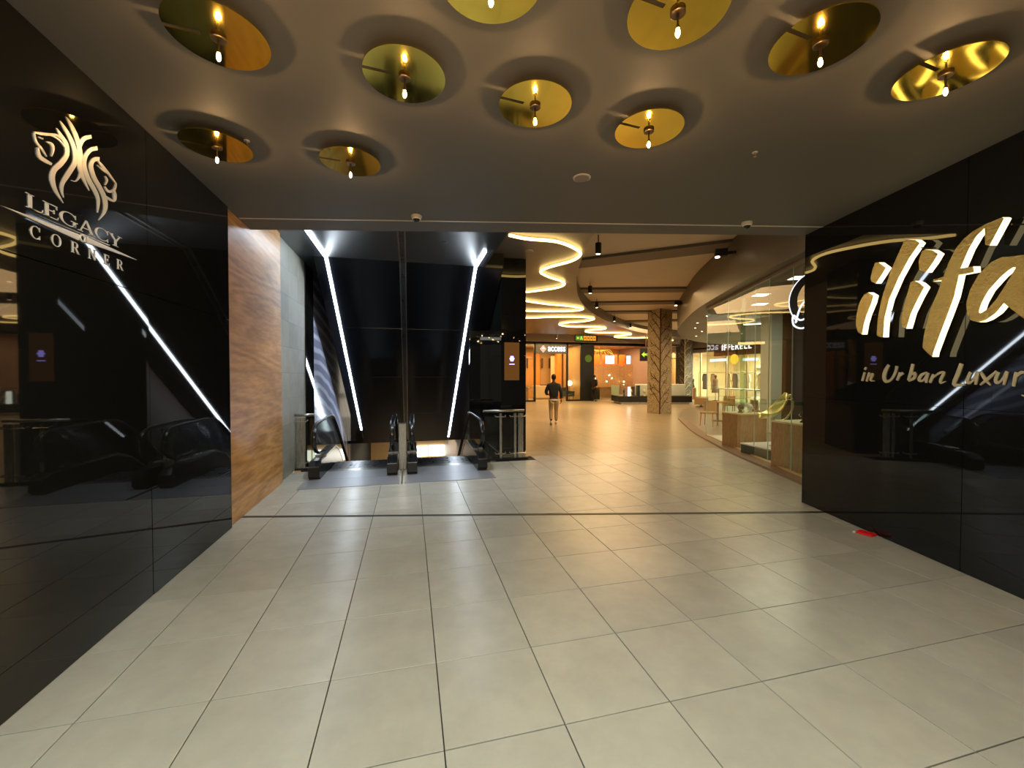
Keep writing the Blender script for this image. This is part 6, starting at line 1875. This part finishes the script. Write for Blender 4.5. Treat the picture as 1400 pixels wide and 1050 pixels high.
pts = [(0.31, 0.0, 1.10), (0.38, 0, 0.92), (0.34, 0, 0.72), (0.20, 0, 0.56), (0.0, 0, 0.55)]
tube(b, cat(pts, 5), 0.020, 8)
link_mesh('rim', b, 'gold_leaf', t, smooth=True)
# dark armchair deeper in the shop
t = thing('armchair', 'dark upholstered armchair deeper inside the glass shop', 'armchair', (10.6, 9.0, 0.012), R(-60))
b = BM()
box(b, -0.4, -0.36, 0.18, 0.4, 0.36, 0.46)
link_mesh('seat', b, 'black', t, bevel=0.04)
b = BM()
box(b, -0.4, 0.30, 0.40, 0.4, 0.46, 1.05)
link_mesh('backrest', b, 'black', t, bevel=0.04)
for sx in (-0.42, 0.42):
    b = BM()
    box(b, sx - 0.06, -0.36, 0.18, sx + 0.06, 0.42, 0.66)
    link_mesh('armrest', b, 'black', t, bevel=0.03)
    for sy in (-0.3, 0.36):
        b = BM()
        cyl(b, sx, sy, 0, 0.18, 0.015, 0.022, 8)
        link_mesh('leg', b, 'brown', t)

# round neon sign behind the wall's end
nc = Vector((6.30, 5.02, 2.93))
ns = thing('round_sign', 'round black ring sign with white neon edge and looping script letter', 'sign', nc, R(-42))
def ringpts(r, n=40):
    return [(r * math.cos(2 * math.pi * k / n), 0, r * math.sin(2 * math.pi * k / n)) for k in range(n)]
b = BM()
O_, I_ = ringpts(0.50), ringpts(0.40)
for y_ in (0.0,):
    vo = [b.verts.new((p[0], -0.03, p[2])) for p in O_]; vi = [b.verts.new((p[0], -0.03, p[2])) for p in I_]
    wo = [b.verts.new((p[0], 0.03, p[2])) for p in O_]; wi = [b.verts.new((p[0], 0.03, p[2])) for p in I_]
    for k in range(40):
        j = (k + 1) % 40
        b.faces.new((vo[k], vo[j], vi[j], vi[k]))
        b.faces.new((wo[k], wi[k], wi[j], wo[j]))
        b.faces.new((vo[k], wo[k], wo[j], vo[j]))
        b.faces.new((vi[k], vi[j], wi[j], wi[k]))
link_mesh('ring', b, 'black', ns)
b = BM()
tube(b, ringpts(0.50), 0.014, 6, closed=True)
link_mesh('neon_edge', b, 'neon', ns)
b = BM()
tube(b, cat([(-0.42, -0.05, -0.34), (-0.36, -0.05, -0.10), (-0.28, -0.05, 0.0), (-0.21, -0.05, -0.06), (-0.26, -0.05, -0.24), (-0.36, -0.05, -0.30), (-0.45, -0.05, -0.22), (-0.44, -0.05, -0.38), (-0.30, -0.05, -0.42), (-0.14, -0.05, -0.20), (-0.08, -0.05, -0.05)], 6), 0.014, 6)
link_mesh('neon_script', b, 'neon', ns)
b = BM()
front(b, [(-0.42, -0.36), (-0.2, -0.46), (0.1, -0.48), (0.3, -0.40), (0.3, -0.18), (-0.3, -0.18)], -0.02, 0.02)
link_mesh('lower_plate', b, 'black', ns)
b = BM()
cyl(b, 0, 0, 0.49, FZ - nc.z, 0.012, n=8)
link_mesh('hanger', b, 'black', ns)

# ---------------------------------------------------------------- people
def skin_obj(name, verts, edges, radii, m, parent, sub=2, root=0):
    me = bpy.data.meshes.new(name)
    me.from_pydata(verts, edges, [])
    o = bpy.data.objects.new(name, me)
    C.objects.link(o)
    o.parent = parent
    me.materials.append(M[m])
    sk = o.modifiers.new('skin', 'SKIN')
    sk.use_smooth_shade = True
    lay = me.skin_vertices[0].data if me.skin_vertices else None
    for i, r_ in enumerate(radii):
        rr = r_ if isinstance(r_, (tuple, list)) else (r_, r_)
        lay[i].radius = rr
        lay[i].use_root = (i == root)
    ss = o.modifiers.new('sub', 'SUBSURF')
    ss.levels = ss.render_levels = sub
    return o

def chain(verts, edges, radii, pts, start=None):
    prev = start
    ids = []
    for p in pts:
        verts.append(p[:3])
        radii.append(p[3] if len(p) == 4 else (p[3], p[4]))
        if prev is not None:
            edges.append((prev, len(verts) - 1))
        prev = len(verts) - 1
        ids.append(prev)
    return ids

def hand(name, wrist, d, side_v, palm_n, parent, scale=1.0, m='skin'):
    """hand with a palm and five bent fingers; d = pointing direction, side_v = towards the thumb"""
    d, sv, pn = Vector(d).normalized(), Vector(side_v).normalized(), Vector(palm_n).normalized()
    w = Vector(wrist)
    V, E_, Rr = [], [], []
    s = scale
    ids = chain(V, E_, Rr, [(*w, 0.026 * s), (*(w + d * 0.04 * s), 0.034 * s, 0.018 * s)])
    c = ids[-1]
    pb = chain(V, E_, Rr, [(*(w + d * 0.085 * s), 0.036 * s, 0.016 * s)], c)[-1]
    for k, (off, ln) in enumerate(((0.030, 0.072), (0.010, 0.080), (-0.010, 0.074), (-0.030, 0.058))):
        b0 = w + d * 0.09 * s + sv * off * s
        p1 = b0 + d * ln * 0.4 * s + pn * 0.006 * s
        p2 = p1 + d * ln * 0.3 * s + pn * 0.016 * s
        p3 = p2 + d * ln * 0.18 * s + pn * 0.022 * s
        chain(V, E_, Rr, [(*b0, 0.0095 * s), (*p1, 0.009 * s), (*p2, 0.0085 * s), (*p3, 0.007 * s)], pb)
    t0 = w + d * 0.035 * s + sv * 0.03 * s
    t1 = t0 + d * 0.03 * s + sv * 0.022 * s + pn * 0.008 * s
    t2 = t1 + d * 0.028 * s + sv * 0.004 * s + pn * 0.012 * s
    chain(V, E_, Rr, [(*t0, 0.012 * s), (*t1, 0.010 * s), (*t2, 0.0085 * s)], c)
    return skin_obj(name, V, E_, Rr, m, parent, sub=1)

def head_shape(b, c, yaw_dir=1):
    # skull, jaw, nose, ears: faces -Y of the local frame times yaw_dir (+1 faces +Y)
    x, y, z = c
    ball(b, (x, y, z), 0.088, (0.86, 1.06, 1.22), 20, 14)
    ball(b, (x, y + 0.022 * yaw_dir, z - 0.058), 0.062, (0.92, 1.0, 0.95), 16, 10)
    ball(b, (x, y + 0.100 * yaw_dir, z - 0.018), 0.015, (0.8, 1.2, 1.7), 8, 6)
    for s_ in (-1, 1):
        ball(b, (x + s_ * 0.078, y, z - 0.012), 0.020, (0.45, 0.9, 1.5), 8, 6)

def face_marks(parent, c, yaw_dir=1):
    x, y, z = c
    for s_ in (-1, 1):
        b = BM()
        ball(b, (x + s_ * 0.030, y + 0.085 * yaw_dir, z + 0.004), 0.0105, (1.2, 0.6, 0.8), 8, 6)
        link_mesh('eye', b, 'white', parent)
    b = BM()
    ball(b, (x, y + 0.088 * yaw_dir, z - 0.058), 0.018, (1.3, 0.5, 0.45), 10, 6)
    link_mesh('mouth', b, 'brown', parent)

# walking man seen from behind; local +Y is the way he walks
pm = thing('person', 'man in navy jacket and beige trousers walking away down the hall', 'person', (5.04, 14.0, 0), R(-14))
V, E_, Rr = [], [], []
ids = chain(V, E_, Rr, [(0, 0, 0.96, 0.13, 0.10), (0, 0.0, 1.15, 0.13, 0.10), (0, 0.0, 1.36, 0.15, 0.10), (0, 0.0, 1.47, 0.09, 0.08), (0, 0.01, 1.54, 0.055, 0.055), (0, 0.02, 1.61, 0.055, 0.06)])
chain(V, E_, Rr, [(-0.19, 0, 1.42, 0.06), (-0.26, -0.03, 1.16, 0.045), (-0.20, 0.16, 1.05, 0.035)], ids[2])
chain(V, E_, Rr, [(0.19, 0, 1.42, 0.06), (0.24, -0.04, 1.14, 0.045), (0.25, 0.02, 0.90, 0.032)], ids[2])
chain(V, E_, Rr, [(-0.09, 0, 0.90, 0.09), (-0.10, -0.02, 0.50, 0.06), (-0.11, -0.22, 0.14, 0.042)], ids[0])
chain(V, E_, Rr, [(0.09, 0, 0.90, 0.09), (0.10, 0.10, 0.50, 0.06), (0.10, 0.10, 0.10, 0.042)], ids[0])
skin_obj('body', V, E_, Rr, 'skin', pm)
b = BM()
head_shape(b, (0, 0.03, 1.68))
hd = link_mesh('head', b, 'skin', pm, smooth=True)
face_marks(pm, (0, 0.03, 1.68))
b = BM()
ball(b, (0, 0.012, 1.705), 0.098, (0.90, 1.05, 1.12), 20, 14)
for v in list(b.verts):
    if v.co.y > 0.09 and v.co.z < 1.74 or v.co.z < 1.62:
        v.co.y = min(v.co.y, 0.06)
        v.co.z = max(v.co.z, 1.63)
link_mesh('hair', b, 'hair', pm, smooth=True)
V, E_, Rr = [], [], []
ids = chain(V, E_, Rr, [(0, 0, 0.92, 0.185, 0.14), (0, 0.0, 1.10, 0.175, 0.13), (0, 0.0, 1.32, 0.20, 0.14), (0, 0.0, 1.45, 0.13, 0.10), (0, 0.0, 1.52, 0.075, 0.075)])
chain(V, E_, Rr, [(-0.19, 0, 1.40, 0.085), (-0.285, -0.03, 1.16, 0.068), (-0.22, 0.13, 1.06, 0.052)], ids[2])
chain(V, E_, Rr, [(0.19, 0, 1.40, 0.085), (0.265, -0.04, 1.14, 0.066), (0.27, 0.01, 0.93, 0.050)], ids[2])
skin_obj('jacket', V, E_, Rr, 'navy', pm)
b = BM()
lathe(b, [(0.15, 0.84), (0.18, 0.85), (0.18, 0.90), (0.12, 0.91)], n=20)
for v in b.verts:
    v.co.y *= 0.78
link_mesh('shirt_hem', b, 'white', pm, smooth=True)
V, E_, Rr = [], [], []
ids = chain(V, E_, Rr, [(0, 0, 0.90, 0.155, 0.12)])
chain(V, E_, Rr, [(-0.095, 0, 0.80, 0.105), (-0.10, -0.02, 0.50, 0.080), (-0.11, -0.20, 0.16, 0.062)], ids[0])
chain(V, E_, Rr, [(0.095, 0, 0.80, 0.105), (0.10, 0.10, 0.50, 0.080), (0.10, 0.10, 0.12, 0.062)], ids[0])
skin_obj('trousers', V, E_, Rr, 'khaki', pm)
def shoe(parent, x, y, z, m, pitch=0.0, L=0.27):
    b = BM()
    n = 12
    prof = []
    for k in range(n):
        a = 2 * math.pi * k / n
        prof.append((0.045 * math.cos(a), L / 2 * math.sin(a) + L * 0.22))
    flat(b, prof, 0.0, 0.03)
    ball(b, (0, L * 0.02, 0.055), 0.05, (0.85, 1.2, 0.9), 10, 8)
    ball(b, (0, L * 0.40, 0.038), 0.045, (0.9, 1.7, 0.7), 10, 8)
    o = link_mesh('shoe', b, m, parent, smooth=False, loc=(x, y, z), rot=(pitch, 0, 0))
    return o
shoe(pm, -0.11, -0.24, 0.055, 'shoe', R(-28))
shoe(pm, 0.10, 0.08, 0.0, 'shoe')
hand('hand', (0.27, 0.02, 0.90), (0.05, 0.1, -1), (-0.1, 1, 0), (-1, 0, 0), pm)
hand('hand', (-0.20, 0.16, 1.05), (0.6, 0.7, 0.1), (0, -0.1, 1), (0.7, -0.5, 0), pm)
# standing person in black by the pillar, seen from the side
pb = thing('person', 'person in black clothing standing by the black shop pillar', 'person', (12.28, 26.0, 0), R(-60))
V, E_, Rr = [], [], []
ids = chain(V, E_, Rr, [(0, 0, 0.98, 0.13, 0.10), (0, 0.0, 1.17, 0.13, 0.10), (0, -0.01, 1.40, 0.15, 0.10), (0, 0.0, 1.50, 0.09, 0.08), (0, 0.02, 1.57, 0.055, 0.055), (0, 0.03, 1.64, 0.055, 0.06)])
chain(V, E_, Rr, [(-0.19, 0, 1.45, 0.06), (-0.23, -0.04, 1.18, 0.045), (-0.12, 0.16, 1.08, 0.035)], ids[2])
chain(V, E_, Rr, [(0.19, 0, 1.45, 0.06), (0.23, -0.04, 1.18, 0.045), (0.12, 0.16, 1.06, 0.035)], ids[2])
chain(V, E_, Rr, [(-0.10, 0, 0.92, 0.09), (-0.12, 0.03, 0.50, 0.06), (-0.13, 0.0, 0.10, 0.042)], ids[0])
chain(V, E_, Rr, [(0.10, 0, 0.92, 0.09), (0.12, 0.03, 0.50, 0.06), (0.14, 0.0, 0.10, 0.042)], ids[0])
skin_obj('body', V, E_, Rr, 'skin', pb)
b = BM()
head_shape(b, (0, 0.04, 1.71))
link_mesh('head', b, 'skin', pb, smooth=True)
face_marks(pb, (0, 0.04, 1.71))
b = BM()
ball(b, (0, 0.02, 1.74), 0.095, (0.92, 1.02, 1.0), 18, 12)
for v in b.verts:
    if v.co.y > 0.08 and v.co.z < 1.77:
        v.co.y = 0.08
link_mesh('hair', b, 'hair', pb, smooth=True)
V, E_, Rr = [], [], []
ids = chain(V, E_, Rr, [(0, 0, 0.90, 0.18, 0.14), (0, 0.0, 1.12, 0.17, 0.13), (0, 0.0, 1.36, 0.20, 0.14), (0, 0.0, 1.48, 0.13, 0.10), (0, 0.01, 1.55, 0.072, 0.072)])
chain(V, E_, Rr, [(-0.19, 0, 1.43, 0.085), (-0.25, -0.03, 1.18, 0.066), (-0.14, 0.13, 1.08, 0.052)], ids[2])
chain(V, E_, Rr, [(0.19, 0, 1.43, 0.085), (0.25, -0.03, 1.18, 0.066), (0.14, 0.13, 1.07, 0.052)], ids[2])
skin_obj('jacket', V, E_, Rr, 'black_cloth', pb)
V, E_, Rr = [], [], []
ids = chain(V, E_, Rr, [(0, 0, 0.92, 0.155, 0.13)])
chain(V, E_, Rr, [(-0.10, 0, 0.82, 0.11), (-0.12, 0.03, 0.50, 0.09), (-0.13, 0.0, 0.10, 0.075)], ids[0])
chain(V, E_, Rr, [(0.10, 0, 0.82, 0.11), (0.12, 0.03, 0.50, 0.09), (0.14, 0.0, 0.10, 0.075)], ids[0])
skin_obj('trousers', V, E_, Rr, 'black_cloth', pb)
shoe(pb, -0.13, -0.02, 0, 'black')
shoe(pb, 0.14, -0.02, 0, 'black')
hand('hand', (-0.12, 0.16, 1.08), (0.9, 0.4, -0.1), (0, 0.2, 1), (0.1, -1, 0), pb)
hand('hand', (0.12, 0.16, 1.06), (-0.9, 0.4, -0.1), (0, 0.2, 1), (0.1, -1, 0), pb)
